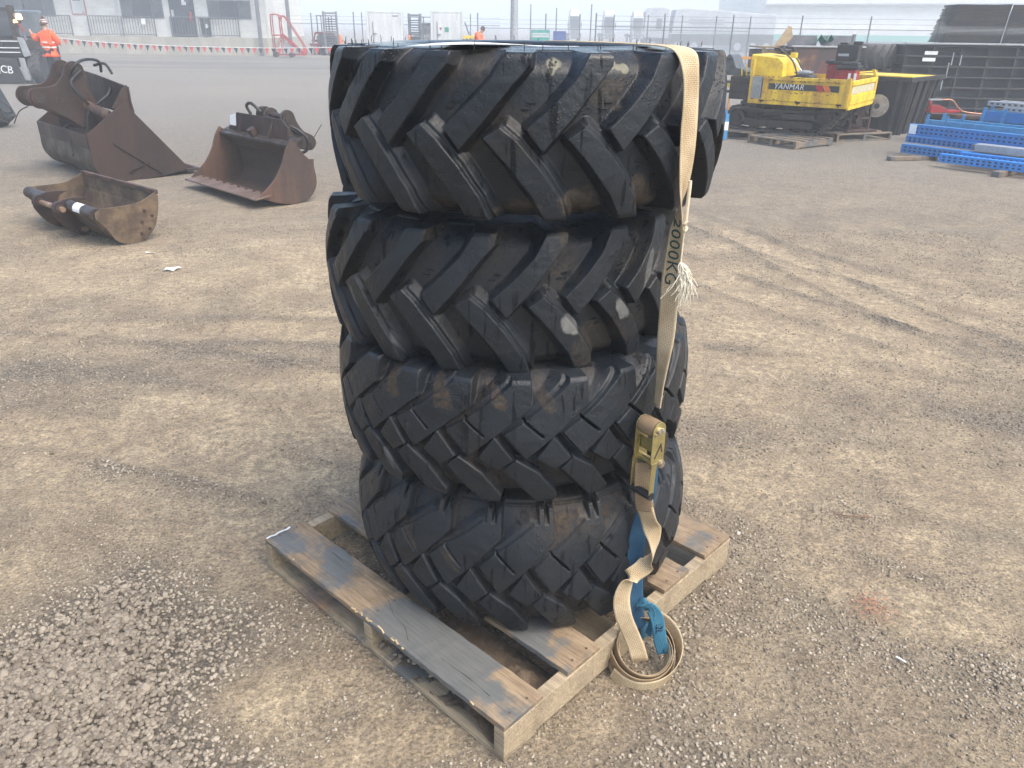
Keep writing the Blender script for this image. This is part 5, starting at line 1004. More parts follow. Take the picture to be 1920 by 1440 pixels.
fe = thing('fire_extinguisher', 'red fire extinguisher on the wall beside the right office door', 'extinguisher', (-18.2, BY - .12, 1.72)); mb = MB(); mb.cyl((0, 0, 0), (0, 0, .48), .09, 14); mb.build('cylinder', M_RED, fe, .02); mb = MB(); mb.cyl((0, 0, .48), (0, 0, .56), .03, 8); mb.boxe((-.04, -.02, .56), (.10, .02, .60)); mb.build('valve', M_BLK, fe)
for k, x_ in enumerate((-18.45, -15.55)):
    o = thing('wall_lamp', ['small hooded wall lamp above the fire extinguisher', 'small hooded wall lamp at the right end of the office'][k], 'lamp', (x_, BY - .02, 2.72), 0, 'wall lamps on the office'); mb = MB(); mb.boxe((0, -.10, 0), (.30, 0, .10)); mb.boxe((.11, -.06, -.14), (.19, -.01, 0)); mb.build('hood', M_GREY, o, .01)
for k, x_ in enumerate((-14.3, -12.9)):
    o = thing('verandah_post', ['grey verandah post nearest the office corner', 'grey verandah post further right, behind the red stairs'][k], 'post', (x_, BY - .6 + k, 0), 0, 'grey verandah posts'); mb = MB(); mb.boxe((-.09, -.09, 0), (.09, .09, 4.2)); mb.build('shaft', M_GREY, o, .01); MB().boxe((-.16, -.16, .0), (.16, .16, .04)).build('base_plate', M_GREY, o)
# bunting
M_LINE = paint('bunting_line', (.72, .72, .70), rough=.7, bumps=0); M_FR = paint('flag_red', (.62, .075, .065), (.5, .06, .05), .6, bumps=0); M_FB = paint('flag_black', (.025, .03, .032), rough=.6, bumps=0)
bt = thing('bunting', 'line of alternating red and black triangular flags across the yard', 'bunting', (0, 39.5, 0)); P = [(-21.8, .99), (-19.3, .80), (-16.7, .70), (-14.0, .655), (-11.4, .645), (-9.8, .675), (-8.3, .72)]
cv = spline([Vector((a, 0, b_)) for a, b_ in P], 10); MB().tube(cv, .018, 5).build('line', M_LINE, bt); r = random.Random(2)
k = 0; s = 0
for i in range(len(cv) - 1):
    pass
tot = [0.]
for i in range(1, len(cv)): tot.append(tot[-1] + (cv[i] - cv[i - 1]).length)
n = 46
for k in range(n):
    s = (k + .5) / n * tot[-1]; i = max(j for j in range(len(cv) - 1) if tot[j] <= s); q = (s - tot[i]) / (tot[i + 1] - tot[i]); c = cv[i].lerp(cv[i + 1], q); L = r.uniform(.24, .29); w_ = .105; tw = r.uniform(-.03, .05)
    mb = MB(); mb.prism([(c.x - w_, c.z), (c.x + w_, c.z), (c.x + tw, c.z - L)], .004, XZ, -.002); mb.build('flag', M_FR if k % 2 == 0 else M_FB, bt)
# wheeled red access stairs
ss = thing('access_stairs', 'red wheeled access stairs with hoop handrails at the office corner', 'stairs', (-12.8, 45.8, 0), R_(8))
def tb_(pts, r_=.03, n='handrail', m=M_RED): MB().tube(spline([Vector(q) for q in pts], 5), r_, 6).build(n, m, ss)
for y0 in (0, .7):
    tb_([(.1, y0, 1.0), (.08, y0, 1.9), (.0, y0, 2.1), (-.28, y0, 2.12), (-.36, y0, 1.9), (-.36, y0, .15)]); tb_([(.1, y0, 1.15), (.08, y0, 1.6), (.15, y0, 2.02), (.32, y0, 2.02), (.5, y0, 1.8), (1.25, y0, .55), (1.3, y0, .15)])
    MB().beam((.1, y0, 1.15), (1.25, y0, .12), .04, .10).build('stringer', M_RED, ss); MB().beam((-.36, y0, .14), (1.3, y0, .14), .05, .05).build('base_rail', M_RED, ss); MB().beam((.1, y0, 1.12), (.1, y0, .15), .05, .05).build('leg', M_RED, ss); MB().beam((-.36, y0, .2), (.1, y0, 1.1), .03, .03).build('brace', M_RED, ss)
    for x_ in (-.3, .55): mb = MB(); mb.cyl((x_, y0 - .03, .13), (x_, y0 + .03, .13), .13, 14); mb.build('wheel', M_BLK, ss)
MB().boxe((-.36, -.02, 1.08), (.12, .72, 1.13)).build('platform', M_RED, ss)
for k in range(5): MB().boxe((.15 + k * .22, .02, .92 - k * .195), (.36 + k * .22, .68, .95 - k * .195)).build('tread', M_RED, ss)
mb = MB(); mb.prism([(.12, .2), (.9, .2), (.15, .95)], .02, XZ, .35); mb.build('side_sheet', M_WHT, ss)
M_ORG = paint('orange_plastic', (.80, .20, .03), (.55, .14, .04), .5, bumps=0)
for k, (x_, y_) in enumerate(((-9.85, 47.5), (-6.15, 49))):
    o = thing('bollard', ['orange plastic bollard left of the first white container', 'orange plastic bollard between the two forklift masts and the container'][k], 'bollard', (x_, y_, 0), 0, 'orange bollards'); MB().tube([(0, 0, .05), (0, 0, 1.0), (0, 0, 1.12), (0, 0, 1.16)], [.09, .09, .08, .03], 14).build('post', M_ORG, o); MB().cyl((0, 0, 0), (0, 0, .06), .2, 16).build('foot', M_BLK, o)
# white refrigerated containers
def container(label, x, y, rz, L, Wd, H):
    o = thing('white_container', label, 'container', (x, y, 0), rz, 'white containers by the fence'); mb = MB(); mb.boxe((0, 0, .12), (L, Wd, H)); mb.build('body', M_WHT, o, .02)
    fr = MB(); 
    for x_ in (-.02, L - .08): fr.boxe((x_, -.025, .0), (x_ + .10, .05, H + .02))
    fr.boxe((.08, -.025, H - .08), (L - .08, .0, H + .02)); fr.boxe((.08, -.025, .0), (L - .08, .0, .14)); fr.boxe((-.025, -.0, .0), (-.001, Wd, .14)); fr.boxe((-.025, 0, H - .08), (-.001, Wd, H + .02)); fr.build('frame', M_WHT, o, .01)
    d = MB(); d.boxe((.15, -.04, .2), (L - .15, -.002, H - .14)); dd = d.build('door', M_WHT, o, .01); h = MB(); h.cyl((.35, -.08, .5), (.35, -.08, H - .5), .02, 6); h.boxe((.30, -.10, 1.2), (.55, -.06, 1.25)); h.build('handle', M_GREY, dd)
    return o
c1 = container('white container with a plain door, left one of the two by the fence', -8.35, 47.6, R_(5), 1.95, 2.3, 2.36); MB().boxe((1.45, -.045, 2.1), (1.75, -.041, 2.16)).build('name_strip', M_GREY, c1)
c2 = container('white container with green stickers, right one of the two by the fence', -4.75, 47.4, R_(5), 1.75, 2.3, 2.40); mb = MB(); mb.boxe((-.028, .3, .3), (-.0255, 1.9, 2.2)); mb.build('side_panel', M_WHT, c2)
MB().boxe((.75, -.046, 1.35), (.98, -.042, 1.6)).build('green_sticker', paint('sticker_green', (.03, .30, .20), rough=.5, bumps=0), c2); MB().prism([(.45, 1.58), (.62, 1.58), (.54, 1.42)], .003, XZ, -.046).build('red_sticker', M_RED, c2); MB().boxe((-.033, .9, 1.35), (-.029, 1.2, 1.6)).build('green_sticker', D.materials['sticker_green'], c2)
# forklifts: a far copy pair (grey silhouettes) and the near one with the beacon
def fork(label, x, y, rz, sc, near=False):
    o = thing('forklift', label, 'forklift', (x, y, 0), rz, 'forklifts at the far side' if not near else None)
    for x_ in (-.42, .34): MB().boxe((x_, 0, .15), (x_ + .09, .14, 2.35 * sc)).build('mast_rail', M_GREY, o, .005)
    mb = MB(); mb.boxe((-.42, .02, 2.2 * sc), (.43, .10, 2.30 * sc)); mb.boxe((-.42, .02, 1.2), (.43, .10, 1.28)); mb.build('cross_bar', M_GREY, o); mb = MB()
    for z_ in np.arange(.35, 2.0, .13): mb.boxe((-.30, .03, z_), (.30, .07, z_ + .05))
    mb.build('radiator_grille', M_BLK, o)['kind'] = 'stuff'
    for x_ in (-.30, .22): mb = MB(); mb.boxe((x_, -1.1, .12), (x_ + .10, 0, .16)); mb.boxe((x_, -.05, .16), (x_ + .10, 0, .7)); mb.build('fork_tine', M_BLK, o)
    MB().prism([(.15, .35), (1.9, .35), (1.95, 1.0), (1.2, 1.15), (.3, 1.0)], .95, Matrix(((0, 0, 1, 0), (1, 0, 0, 0), (0, 1, 0, 0), (0, 0, 0, 1))), -.48).build('body', M_GREY, o, .03)
    mb = MB()
    for x_ in (-.45, .42):
        for y_ in (.35, 1.5): mb.beam((x_, y_, 1.0), (x_, y_ + .05, 2.1), .05, .05)
    mb.boxe((-.5, .33, 2.1), (.5, 1.6, 2.14)); mb.build('overhead_guard', M_GREY, o)
    for x_ in (-.56, .40):
        for y_, r_ in ((.38, .33), (1.6, .25)): MB().cyl((x_, y_, r_), (x_ + .16, y_, r_), r_, 20).build('wheel', M_BLK, o, .02)
    return o
fork('grey forklift mast standing left of the first white container', -10.8, 49.6, R_(25), 1.0); fork('grey forklift between the two white containers', -6.05, 50.5, R_(-20), .98)
# the near loading machine cut by the left edge
tl_ = thing('telehandler', 'dark loading machine with an amber beacon and white letters on its black flap', 'telehandler', (-14.5, 24.6, 0), R_(3))
for x_ in (-.95, -.18): mb = MB(); mb.boxe((x_, .1, .5), (x_ + .14, .28, 2.12)); mb.build('mast_rail', M_DKS, tl_, .01)
mb = MB(); mb.boxe((-.95, .12, 1.95), (-.04, .26, 2.06)); mb.boxe((-1.2, .14, 1.10), (.02, .24, 1.22)); mb.boxe((-.6, .11, .86), (-.5, .14, 2.0)); mb.boxe((-1.2, .0, .80), (.1, .13, .92)); mb.boxe((-1.2, .02, 1.0), (.06, .08, 1.04)); mb.build('carriage_bar', M_BLK, tl_, .008)
mb = MB(); mb.boxe((-1.9, .5, .45), (-.1, 2.6, 1.25)); mb.build('body', M_DKS, tl_, .05); mb = MB(); mb.boxe((-1.9, .7, 1.25), (-.25, 2.3, 2.0)); mb.build('cab', M_GLS, tl_, .05)
mb = MB(); mb.prism([(.0, 1.28), (.16, 1.26), (.26, .78), (.08, .75)], .08, XZ, -.02); mb.build('grey_bracket', M_GAL, tl_, .006); MB().beam((.05, .05, 1.9), (.22, .05, 1.2), .05, .05).build('strut', M_GREY, tl_)
for z_ in (1.16, .98, .86): MB().boxe((-.62, -.012, z_), (.0, -.004, z_ + .022)).build('bright_edge', mp, tl_)
fl = MB().prism([(-1.3, .0), (-.01, .02), (-.15, .72), (-1.3, .74)], .04, XZ, -.08).build('mud_flap', M_BLK, tl_, .006); text('lettering', 'JCB', .29, mp, Matrix.Translation((-.50, -.089, .40)) @ Matrix.Rotation(R_(90), 4, 'X') @ Matrix.Rotation(R_(-6), 4, 'Z'), fl, .002, .95)
mb = MB(); mb.prism([(-.06, .1), (.10, .1), (.06, .72), (-.10, .72)], .05, XZ, .0); mb.build('fender_plate', M_GAL, tl_, .01)
mb = MB(); mb.cyl((.12, .45, .46), (.46, .45, .46), .46, 32); ty = mb.build('wheel', M_TYB, tl_, .03); mb = MB()
for k in range(18):
    a = 2 * PI * k / 18
    for sg_, off_ in ((1, 0), (-1, .17)): mb.beam((.29, .45 + .465 * math.cos(a + off_), .46 + .465 * math.sin(a + off_)), (.29 + sg_ * .165, .45 + .455 * math.cos(a + off_ + .2), .46 + .455 * math.sin(a + off_ + .2)), .05, .035, (0, math.cos(a), math.sin(a)))
mb.build('lugs', M_TYB, ty)['kind'] = 'stuff'
M_AMB = glow('amber_light', (1., .55, .12), 7.); mb = MB(); mb.tube([(.17, .02, 1.74), (.17, .02, 1.82), (.17, .02, 1.88), (.17, .02, 1.90)], [.075, .08, .06, .02], 16); mb.build('beacon', M_AMB, tl_); MB().cyl((.17, .02, 1.70), (.17, .02, 1.74), .085, 16).build('beacon_base', M_BLK, tl_); mb = MB(); mb.tube([(.05, .0, 1.66), (.05, .0, 1.73)], [.05, .04], 10); mb.build('side_lamp', M_AMB, tl_)
MB().beam((.17, .05, 1.70), (.05, .12, 1.55), .04, .04).build('lamp_bracket', M_DKS, tl_); MB().tube(spline([Vector(q) for q in ((.1, .0, 1.66), (.2, -.02, 1.55), (.24, -.02, 1.42))], 5), .02, 6).build('red_lead', M_RED, tl_)

# ---------------------------------------------------------------- people
SKIN = paint('skin', (.52, .30, .21), rough=.5, bumps=0, amt=.1); M_HV = paint('hi_vis_orange', (.92, .13, .035), (.70, .09, .03), .7, 0, .2, 9, .2); M_TRO = paint('navy_trousers', (.030, .033, .042), (.05, .05, .055), .8, 0, .3, 8, .2); M_REF = paint('reflective_tape', (.72, .62, .55), rough=.35, bumps=0); M_BOOT = paint('boot_leather', (.04, .033, .028), rough=.6)
def skin_mesh(name, J, E, m, parent, root=0, sub=2, off=0.):
    """J: list of (x,y,z,rx,ry); E: edges"""
    me = D.meshes.new(name); me.from_pydata([j[:3] for j in J], E, []); me.update(); me.materials.append(m); o = D.objects.new(name, me); link(o, parent)
    md = o.modifiers.new('skin', 'SKIN'); md.use_smooth_shade = True
    sv = me.skin_vertices[0].data
    for i, j in enumerate(J): sv[i].radius = (j[3] + off, (j[4] if len(j) > 4 else j[3]) + off); sv[i].use_root = i == root
    s_ = o.modifiers.new('sub', 'SUBSURF'); s_.levels = sub; s_.render_levels = sub
    return o
def person(label, loc, rz, pose, hair=True, beanie=False):
    """local frame: the person faces -Y"""
    p = thing('person', label, 'person', loc, rz); P = dict(pelvis=(0, 0, .93), waist=(0, -.01, 1.08), chest=(0, -.02, 1.27), neck=(0, -.01, 1.46), head0=(0, -.025, 1.54), head1=(0, -.035, 1.66),
        sL=(-.17, 0, 1.40), eL=(-.23, .02, 1.13), wL=(-.22, -.06, .90), sR=(.17, 0, 1.40), eR=(.23, .02, 1.13), wR=(.22, -.06, .90), hL=(-.09, 0, .90), kL=(-.10, -.02, .50), aL=(-.10, .02, .09), tL=(-.12, -.14, .04), hR=(.09, 0, .90), kR=(.10, -.02, .50), aR=(.10, .02, .09), tR=(.12, -.14, .04)); P.update({k_: v_ for k_, v_ in pose.items() if k_ not in ('cuff', 'face')})
    names = list(P); I = {n_: i for i, n_ in enumerate(names)}; rad = dict(pelvis=(.135, .10), waist=(.125, .095), chest=(.15, .105), neck=(.055, .055), head0=(.062, .068), head1=(.078, .092), sL=(.062,), eL=(.042,), wL=(.028,), sR=(.062,), eR=(.042,), wR=(.028,), hL=(.088,), kL=(.058,), aL=(.04,), tL=(.035, .03), hR=(.088,), kR=(.058,), aR=(.04,), tR=(.035, .03))
    ed = [('pelvis', 'waist'), ('waist', 'chest'), ('chest', 'neck'), ('neck', 'head0'), ('head0', 'head1'), ('chest', 'sL'), ('sL', 'eL'), ('eL', 'wL'), ('chest', 'sR'), ('sR', 'eR'), ('eR', 'wR'), ('pelvis', 'hL'), ('hL', 'kL'), ('kL', 'aL'), ('aL', 'tL'), ('pelvis', 'hR'), ('hR', 'kR'), ('kR', 'aR'), ('aR', 'tR')]
    J = [(*P[n_], *(rad[n_] * 2)[:2]) for n_ in names]; E = [(I[a], I[b_]) for a, b_ in ed]
    for w_, e_ in (('wL', 'eL'), ('wR', 'eR')):       # palm and five fingers
        a, b_ = Vector(P[e_]), Vector(P[w_]); d = (b_ - a).normalized(); s_ = d.cross(Vector((0, 1, 0))).normalized() if abs(d.y) < .9 else Vector((1, 0, 0)); pc = b_ + d * .05; J.append((*pc, .030, .018)); pi_ = len(J) - 1; E.append((I[w_], pi_))
        for k, (off_, L) in enumerate(((-.028, .06), (-.010, .075), (.009, .07), (.027, .055))):
            q1 = pc + s_ * off_ + d * .035; q2 = q1 + d * L * .55 + Vector((0, -.012, 0)); q3 = q2 + d * L * .4 + Vector((0, -.02, 0)); J += [(*q1, .009, .009), (*q2, .008, .008), (*q3, .007, .007)]; n_ = len(J); E += [(pi_, n_ - 3), (n_ - 3, n_ - 2), (n_ - 2, n_ - 1)]
        q1 = b_ + s_ * -.035 + d * .03; q2 = q1 + s_ * -.018 + d * .03; J += [(*q1, .010, .010), (*q2, .009, .009)]; n_ = len(J); E += [(I[w_], n_ - 2), (n_ - 2, n_ - 1)]
    body = skin_mesh('body', J, E, SKIN, p)
    hd = Vector(P['head1']); ax = (Vector(P['head1']) - Vector(P['head0'])).normalized(); ff = Vector(pose.get('face', (0, -1, 0))).normalized(); rt = ax.cross(ff)
    mb = MB(); c_ = hd + ff * .085 - ax * .035; mb.tube([c_ + ax * .02, c_ + ff * .018 - ax * .02], [.008, .014], 6)
    for s_ in (-1, 1): mb.cyl(hd + rt * s_ * .078 - ax * .03, hd + rt * s_ * .092 - ax * .03, .024, 10)
    mb.build('nose_and_ears', SKIN, p); mb = MB()
    for s_ in (-1, 1): mb.cyl(hd + rt * s_ * .03 + ff * .080 - ax * .005, hd + rt * s_ * .03 + ff * .089 - ax * .005, .009, 8)
    mb.beam(hd + rt * -.022 + ff * .082 - ax * .075, hd + rt * .022 + ff * .082 - ax * .075, .008, .006); mb.build('eyes_and_mouth', M_BOOT, p)
    def bits(name, ns, es, m, off, extra=None):
        JJ = []; 
        for n_ in ns:
            q = P[n_]; r_ = (rad[n_] * 2)[:2]; JJ.append((*q, r_[0], r_[1]))
        ii = {n_: i for i, n_ in enumerate(ns)}; return skin_mesh(name, JJ, [(ii[a], ii[b_]) for a, b_ in es], m, p, 0, 2, off)
    P['hem'] = tuple(Vector(P['pelvis']) + Vector((0, 0, -.13))); rad['hem'] = (.16, .13); P['col'] = tuple(Vector(P['neck']) - Vector((0, 0, .03))); rad['col'] = (.07, .07); P['cuL'] = tuple(Vector(P['eL']).lerp(Vector(P['wL']), pose.get('cuff', .9))); P['cuR'] = tuple(Vector(P['eR']).lerp(Vector(P['wR']), .9)); rad['cuL'] = rad['cuR'] = (.036,)
    bits('jacket', ['pelvis', 'waist', 'chest', 'col', 'sL', 'eL', 'cuL', 'sR', 'eR', 'cuR', 'hem'], [('hem', 'pelvis'), ('pelvis', 'waist'), ('waist', 'chest'), ('chest', 'col'), ('chest', 'sL'), ('sL', 'eL'), ('eL', 'cuL'), ('chest', 'sR'), ('sR', 'eR'), ('eR', 'cuR')], M_HV, .050)
    bits('trousers', ['pelvis', 'hL', 'kL', 'aL', 'hR', 'kR', 'aR'], [('pelvis', 'hL'), ('hL', 'kL'), ('kL', 'aL'), ('pelvis', 'hR'), ('hR', 'kR'), ('kR', 'aR')], M_TRO, .014)
    for s_ in 'LR': bits('boot', ['a' + s_, 't' + s_], [('a' + s_, 't' + s_)], M_BOOT, .016)
    for f_ in (.25, .72):   # reflective bands around the body
        a = Vector(P['pelvis']).lerp(Vector(P['chest']), f_ * .85); b_ = a + (Vector(P['chest']) - Vector(P['pelvis'])).normalized() * .045; mb = MB(); rr = [(math.cos(2 * PI * k / 24), math.sin(2 * PI * k / 24)) for k in range(24)]
        wx, wy = (.203 + .012 * f_), (.166); v = [(a.x + wx * c_, a.y + wy * s_, a.z) for c_, s_ in rr] + [(b_.x + wx * c_, b_.y + wy * s_, b_.z) for c_, s_ in rr]; mb.add(v, [(k, (k + 1) % 24, 24 + (k + 1) % 24, 24 + k) for k in range(24)], True); mb.build('reflective_band', M_REF, p)
    if beanie:
        for k, (z0, z1, r0, r1, m_) in enumerate(((-.01, .03, .100, .104, 0), (.03, .055, .104, .103, 1), (.055, .085, .103, .092, 0), (.085, .105, .092, .078, 1), (.105, .145, .078, .02, 0))):
            MB().tube([hd + ax * z0, hd + ax * z1], [r0, r1], 18).build('beanie', [paint('beanie_maroon', (.13, .045, .05), rough=.9), M_REF][m_], p)
        MB().tube([hd + ax * .13, hd + ax * .16, hd + ax * .19, hd + ax * .20], [.02, .045, .04, .01], 10).build('pompom', D.materials['beanie_maroon'], p)
    if hair: MB().tube([hd - ff * .012 + ax * z for z in (-.055, .0, .05, .085, .105)], [.082, .096, .092, .065, .02], 16).build('hair', paint('dark_hair', (.09, .06, .045), rough=.7), p)
    return p
person('person in orange hi-vis jacket and striped beanie reaching towards the loading machine', (-13.62, 24.6, 0), R_(170), dict(sR=(.18, -.02, 1.40), eR=(.42, -.08, 1.20), wR=(.60, -.14, 1.38), sL=(-.17, 0, 1.40), eL=(-.22, -.12, 1.16), wL=(-.12, -.30, 1.1), waist=(.0, -.01, 1.06), chest=(.03, -.03, 1.26), neck=(.04, -.03, 1.45), head0=(.05, -.04, 1.53), head1=(.06, -.05, 1.64), kL=(-.13, .02, .50), aL=(-.16, .06, .09), tL=(-.18, -.09, .04), cuff=.5), beanie=True)
person('person in orange hi-vis jacket seen above the top tyre with head bowed', (-1.58, 35.0, 0), R_(80), dict(chest=(0, -.06, 1.27), neck=(0, -.12, 1.44), head0=(0, -.16, 1.50), head1=(0, -.21, 1.60), face=(0, -.85, -.5), eL=(-.22, -.10, 1.16), wL=(-.14, -.30, 1.12), eR=(.22, -.10, 1.16), wR=(.14, -.30, 1.12)))

# ---------------------------------------------------------------- fence line, signs, trucks, warehouse
def alpha_mat(name, col, pitch, wire):
    m, t, b = NM(name); c = nd(t, 'ShaderNodeTexCoord'); sx = nd(t, 'ShaderNodeSeparateXYZ'); t.links.new(c.outputs['Object'], sx.inputs[0])
    u = mth(t, 'MULTIPLY', mth(t, 'ADD', sx.outputs[0], sx.outputs[2]), 1 / pitch); w2 = mth(t, 'MULTIPLY', mth(t, 'SUBTRACT', sx.outputs[0], sx.outputs[2]), 1 / pitch)
    k = mth(t, 'MAXIMUM', mth(t, 'LESS_THAN', mth(t, 'FRACT', u), wire), mth(t, 'LESS_THAN', mth(t, 'FRACT', w2), wire))
    t.links.new(k, b.inputs['Alpha']); b.inputs['Base Color'].default_value = (*col, 1); b.inputs['Metallic'].default_value = .3; b.inputs['Roughness'].default_value = .5; return m
M_CL = alpha_mat('chain_link_wire', (.36, .38, .40), .055, .09)
FY = 36.; posts = []
def fence(label, x0, x1, y, step, H, mesh_h, base=0):
    o = thing('chain_link_fence', label, 'fence', (x0, y, 0), 0, 'chain link fences across the yard'); L = x1 - x0; n = int(L / step)
    for k in range(n + 1): mb = MB(); mb.tube([(k * step, 0, 0), (k * step, 0, H)], .032, 8); mb.build('post', M_GREY, o)
    if mesh_h: MB().add([(0, .04, 0), (L, .04, 0), (L, .04, mesh_h), (0, .04, mesh_h)], [(0, 1, 2, 3)]).build('mesh', M_CL, o); MB().tube([(0, .02, mesh_h), (L, .02, mesh_h)], .018, 6).build('top_rail', M_GREY, o)
    for z in (mesh_h + .2, mesh_h + .4): 
        if z < H: MB().tube([(0, 0, z), (L, 0, z)], .006, 4).build('strand', M_GREY, o)
    return o
fence('chain link fence with tall dark posts in front of the warehouse', 3.34, 29., FY, 2.88, 2.26, 1.75); fence('chain link fence with closely set posts in front of the parked trucks', -2.0, 12., 44, 1.75, 2.3, 1.6); fence('chain link fence running behind the white containers', -16, -1.0, 52, 2.2, 2.35, 1.7)
for k, (x0, z1) in enumerate(((-12.0, 2.2), (-11.2, 2.0), (-9.9, 2.3), (4.6, 2.9), (2.5, 2.7), (.9, 2.9))):
    o = thing('slender_post', 'slender grey post %s' % ['left of the red stairs top rail', 'between the red stairs and the red implement', 'just left of the first white container', 'between the second and third white trucks', 'left of the first white truck', 'right of the green sign, tallest of the thin ones there'][k], 'post', (x0, 50 + k, 0), 0, 'slender grey posts in the haze'); MB().tube([(0, 0, 0), (0, 0, z1)], [.05, .035], 8).build('shaft', M_GREY, o); MB().tube([(0, 0, z1), (0, 0, z1 + .05)], .05, 8).build('cap', M_GREY, o)
lp = thing('light_pole', 'thick pale steel pole rising out of the picture beside the green sign', 'pole', (-.1, 35.5, 0)); MB().tube([(0, 0, 0), (0, 0, 7)], [.17, .13], 16).build('shaft', M_GAL, lp); MB().cyl((0, 0, 0), (0, 0, .05), .3, 16).build('base_plate', M_GAL, lp); MB().boxe((-.6, -.08, 6.9), (.6, .08, 7.05)).build('lamp_arm', M_GAL, lp)
gs = thing('green_sign', 'green and white emergency sign boards beside the light pole', 'sign', (.75, 43.5, 0)); M_SG = paint('sign_green_face', (.06, .36, .30), rough=.5, bumps=0)
MB().boxe((0, 0, .5), (.95, .04, 1.55)).build('board', M_SG, gs)
for z0, s_ in ((1.20, 'EMERGENCY'), (.85, 'ASSEMBLY')): f_ = MB().boxe((.04, -.008, z0), (.91, -.001, z0 + .2)).build('white_strip', M_WHT, gs); text('lettering', s_, .15, M_SG, Matrix.Translation((.475, -.012, z0 + .1)) @ Matrix.Rotation(R_(90), 4, 'X'), f_, .001)
for x_ in (.05, .85): MB().boxe((x_, .041, 0), (x_ + .06, .08, 1.5)).build('leg', M_GREY, gs)
bs = thing('blue_sign', 'narrow dark blue sign board right of the green sign', 'sign', (1.88, 43.6, 0)); MB().boxe((0, 0, .4), (.65, .05, 1.5)).build('board', paint('sign_blue', (.07, .12, .33), rough=.5, bumps=0), bs)
for x_ in (.05, .55): MB().boxe((x_, .051, 0), (x_ + .05, .09, 1.4)).build('leg', M_GREY, bs)
def truck(label, x, y, H):
    o = thing('truck', label, 'truck', (x, y, 0), 0, 'white trucks parked in the haze'); mb = MB(); mb.boxe((-.9, .1, .9), (.9, 2.2, H - .55)); mb.build('cab', M_WHT, o, .08)
    MB().prism([(.1, H - .55), (2.2, H - .55), (1.9, H), (.55, H)], 1.5, Matrix(((0, 0, 1, 0), (1, 0, 0, 0), (0, 1, 0, 0), (0, 0, 0, 1))), -.75).build('roof_deflector', M_WHT, o, .08)
    s_ = MB().boxe((-.78, .06, 1.45), (.78, .099, H - .75)).build('windscreen', M_GLS, o, .02); MB().boxe((-.6, .05, .95), (.6, .099, 1.35)).build('grille', M_GREY, o); MB().boxe((-1.1, .0, .35), (1.1, .3, .88)).build('bumper', M_GREY, o, .03)
    for x_ in (-1.05, .80):
        for y_ in (.9, 4.2): MB().cyl((x_, y_, .48), (x_ + .26, y_, .48), .48, 20).build('wheel', M_BLK, o, .03)
    for x_ in (-.8, .55): MB().boxe((x_, -.02, .5), (x_ + .25, -.001, .7)).build('headlight', M_WHT, o)
    for x_ in (-1.15, .98): MB().boxe((x_, .05, 1.5), (x_ + .16, .15, 2.1)).build('mirror', M_GREY, o)
    MB().boxe((-.9, 2.3, .55), (.9, 7, .85)).build('chassis', M_GREY, o); return o
for k, x_ in enumerate((6.8, 10.8, 14.2)): truck(['white truck cab in the haze, leftmost of the three', 'white truck cab in the haze, middle of the three', 'white truck cab in the haze, rightmost of the three'][k], x_, 100., 3.5 - .06 * k).scale.x = .72
tr = thing('truck_trailer', 'long pale covered truck and trailer side-on in the fog behind the fence', 'truck', (14.8, 100., -1.085)); tr.scale = (1.61, 1.3, 1.61)
M_TR = paint('trailer_cover', (.42, .44, .46), (.30, .32, .34), .6, 0, .4, .8, .1)
mb = MB(); mb.prism([(2.1, 1.35), (9.6, 1.3), (9.6, 2.62), (8.0, 2.72), (5.8, 2.86), (3.0, 2.98), (2.3, 2.9)], 2.3, XZ, 0); mb.build('trailer_box', M_TR, tr, .05)
MB().prism([(.0, 1.0), (1.9, 1.0), (1.9, 2.9), (1.5, 3.02), (.5, 3.0), (.15, 2.7)], 2.2, XZ, .05).build('cab', M_TR, tr, .06); MB().boxe((.95, .03, 1.6), (1.35, .049, 2.3)).build('cab_window', M_GLS, tr, .02)
for z_ in (2.2, 1.95): MB().boxe((3.3, -.02, z_), (5.8, -.001, z_ + .06)).build('side_rail', M_GREY, tr)
mb = MB(); mb.boxe((.2, .2, .55), (9.6, 2.1, .98)); mb.boxe((2.2, .1, .98), (9.6, 2.2, 1.29)); mb.build('chassis', M_DKS, tr)
for x_ in (.8, 2.6, 3.8, 7.0, 8.1, 9.1): mb = MB(); mb.cyl((x_, -.02, .5), (x_, .28, .5), .5, 24); ww = mb.build('wheel', M_BLK, tr, .03); MB().cyl((x_, -.04, .5), (x_, -.021, .5), .26, 16).build('hub', M_GAL, ww)
wh = thing('warehouse', 'large white warehouse with a green stripe and grey base in the fog', 'building', (34.6, 120, -1.78), 0); wh.scale = (2., 2., 2.)
mb = MB(); mb.boxe((0, 0, 1.38), (34, 14, 4.6)); mb.build('wall', M_WB, wh); MB().boxe((0, -.01, .98), (34, 13.9, 1.379)).build('green_stripe', paint('stripe_green', (.10, .42, .33), rough=.6, bumps=0, amt=.1), wh); MB().boxe((0, -.02, 0), (34, 13.8, .979)).build('base', M_GREY, wh)
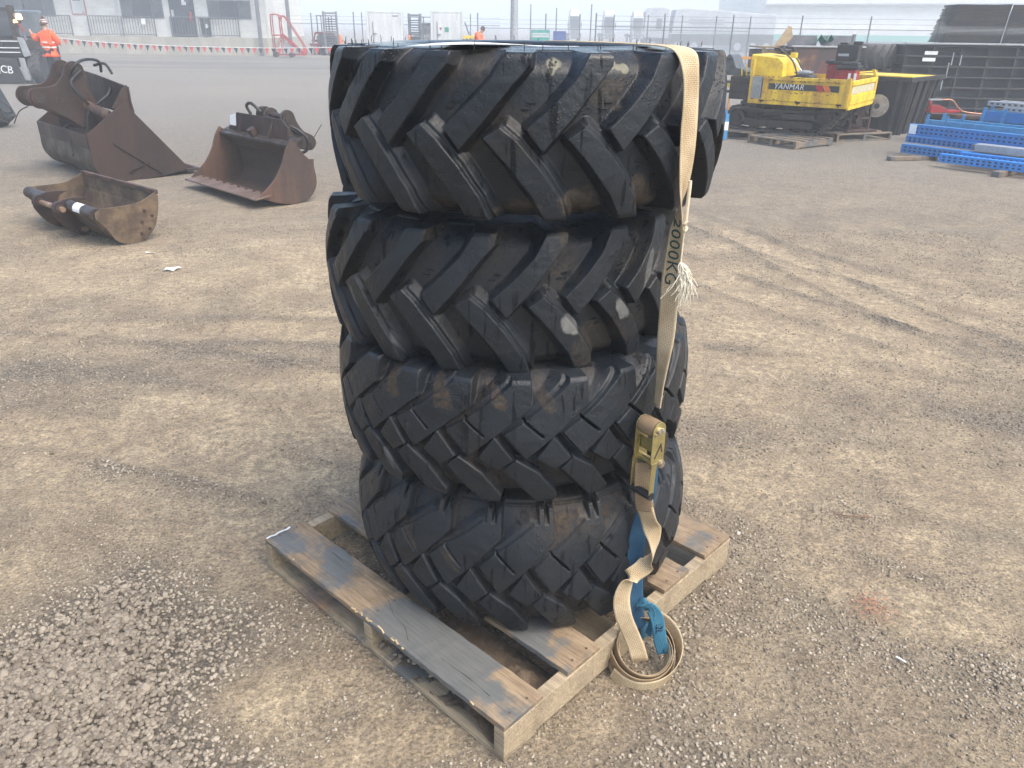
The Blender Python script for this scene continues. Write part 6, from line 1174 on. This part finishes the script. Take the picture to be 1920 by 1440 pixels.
mb = MB(); v = [(-.3, -.5, 3.18), (34, -.5, 3.62), (34, -.25, 3.72), (-.3, -.25, 3.28)]; mb.add(v + [(a, b_ + .25, c_) for a, b_, c_ in v], [(0, 1, 2, 3), (7, 6, 5, 4), (0, 4, 5, 1), (3, 2, 6, 7), (0, 3, 7, 4), (1, 5, 6, 2)]); mb.build('gutter', M_GREY, wh); MB().boxe((-.4, -.3, 4.6), (34.3, 14.3, 4.75)).build('roof', M_GAL, wh)
for x_ in (16, 19): MB().cyl((x_, 3, 4.75), (x_, 3, 5.6), .35, 12).build('vent', M_GAL, wh)
ri = thing('red_implement', 'red farm implement parked between the red stairs and the first container', 'implement', (-12.3, 50.3, 0)); mb = MB(); mb.boxe((0, 0, .5), (1.9, .12, .62)); mb.boxe((0, .6, .7), (1.9, .7, .82)); mb.beam((.2, .1, .6), (.4, .1, 1.25), .08, .08); mb.beam((1.6, .1, .6), (1.4, .1, 1.3), .08, .08); mb.boxe((.4, .05, 1.15), (1.4, .15, 1.25)); mb.build('frame', M_RED, ri, .01)
for k in range(9): MB().tube([(.1 + k * .21, .1, .55), (.1 + k * .21, -.1, .3), (.1 + k * .21, -.02, .02)], .03, 6).build('tine', M_RED, ri)
yl = thing('yellow_rollers', 'row of small yellow rollers beside the second white container', 'rollers', (-2.95, 46.5, 0)); mb = MB(); mb.boxe((0, .0, .6), (1.1, .5, 1.05)); mb.build('frame', M_GREY, yl)
for k in range(5): MB().cyl((.11 + k * .22, -.12, 1.12), (.11 + k * .22, .4, 1.12), .10, 12).build('roller', M_YELB, yl)
hc = thing('grey_cabinet', 'grey cabinet unit standing between the two white containers', 'cabinet', (-5.9, 52.5, 0)); MB().boxe((0, 0, 0), (1.2, .8, 1.75)).build('body', M_GREY, hc, .02); MB().boxe((-.05, -.05, 1.75), (1.25, .85, 1.82)).build('lid', M_GREY, hc)
ld = thing('step_ladder', 'grey step ladder leaning against the second white container', 'ladder', (-2.75, 47.0, 0), R_(0))
for y0 in (0, .45): MB().beam((.55, y0, .0), (-.1, y0, 1.85), .04, .05).build('rail', M_GREY, ld)
for k in range(6): MB().boxe((.50 - k * .098, .03, .22 + k * .28), (.56 - k * .098, .42, .25 + k * .28)).build('rung', M_GREY, ld)
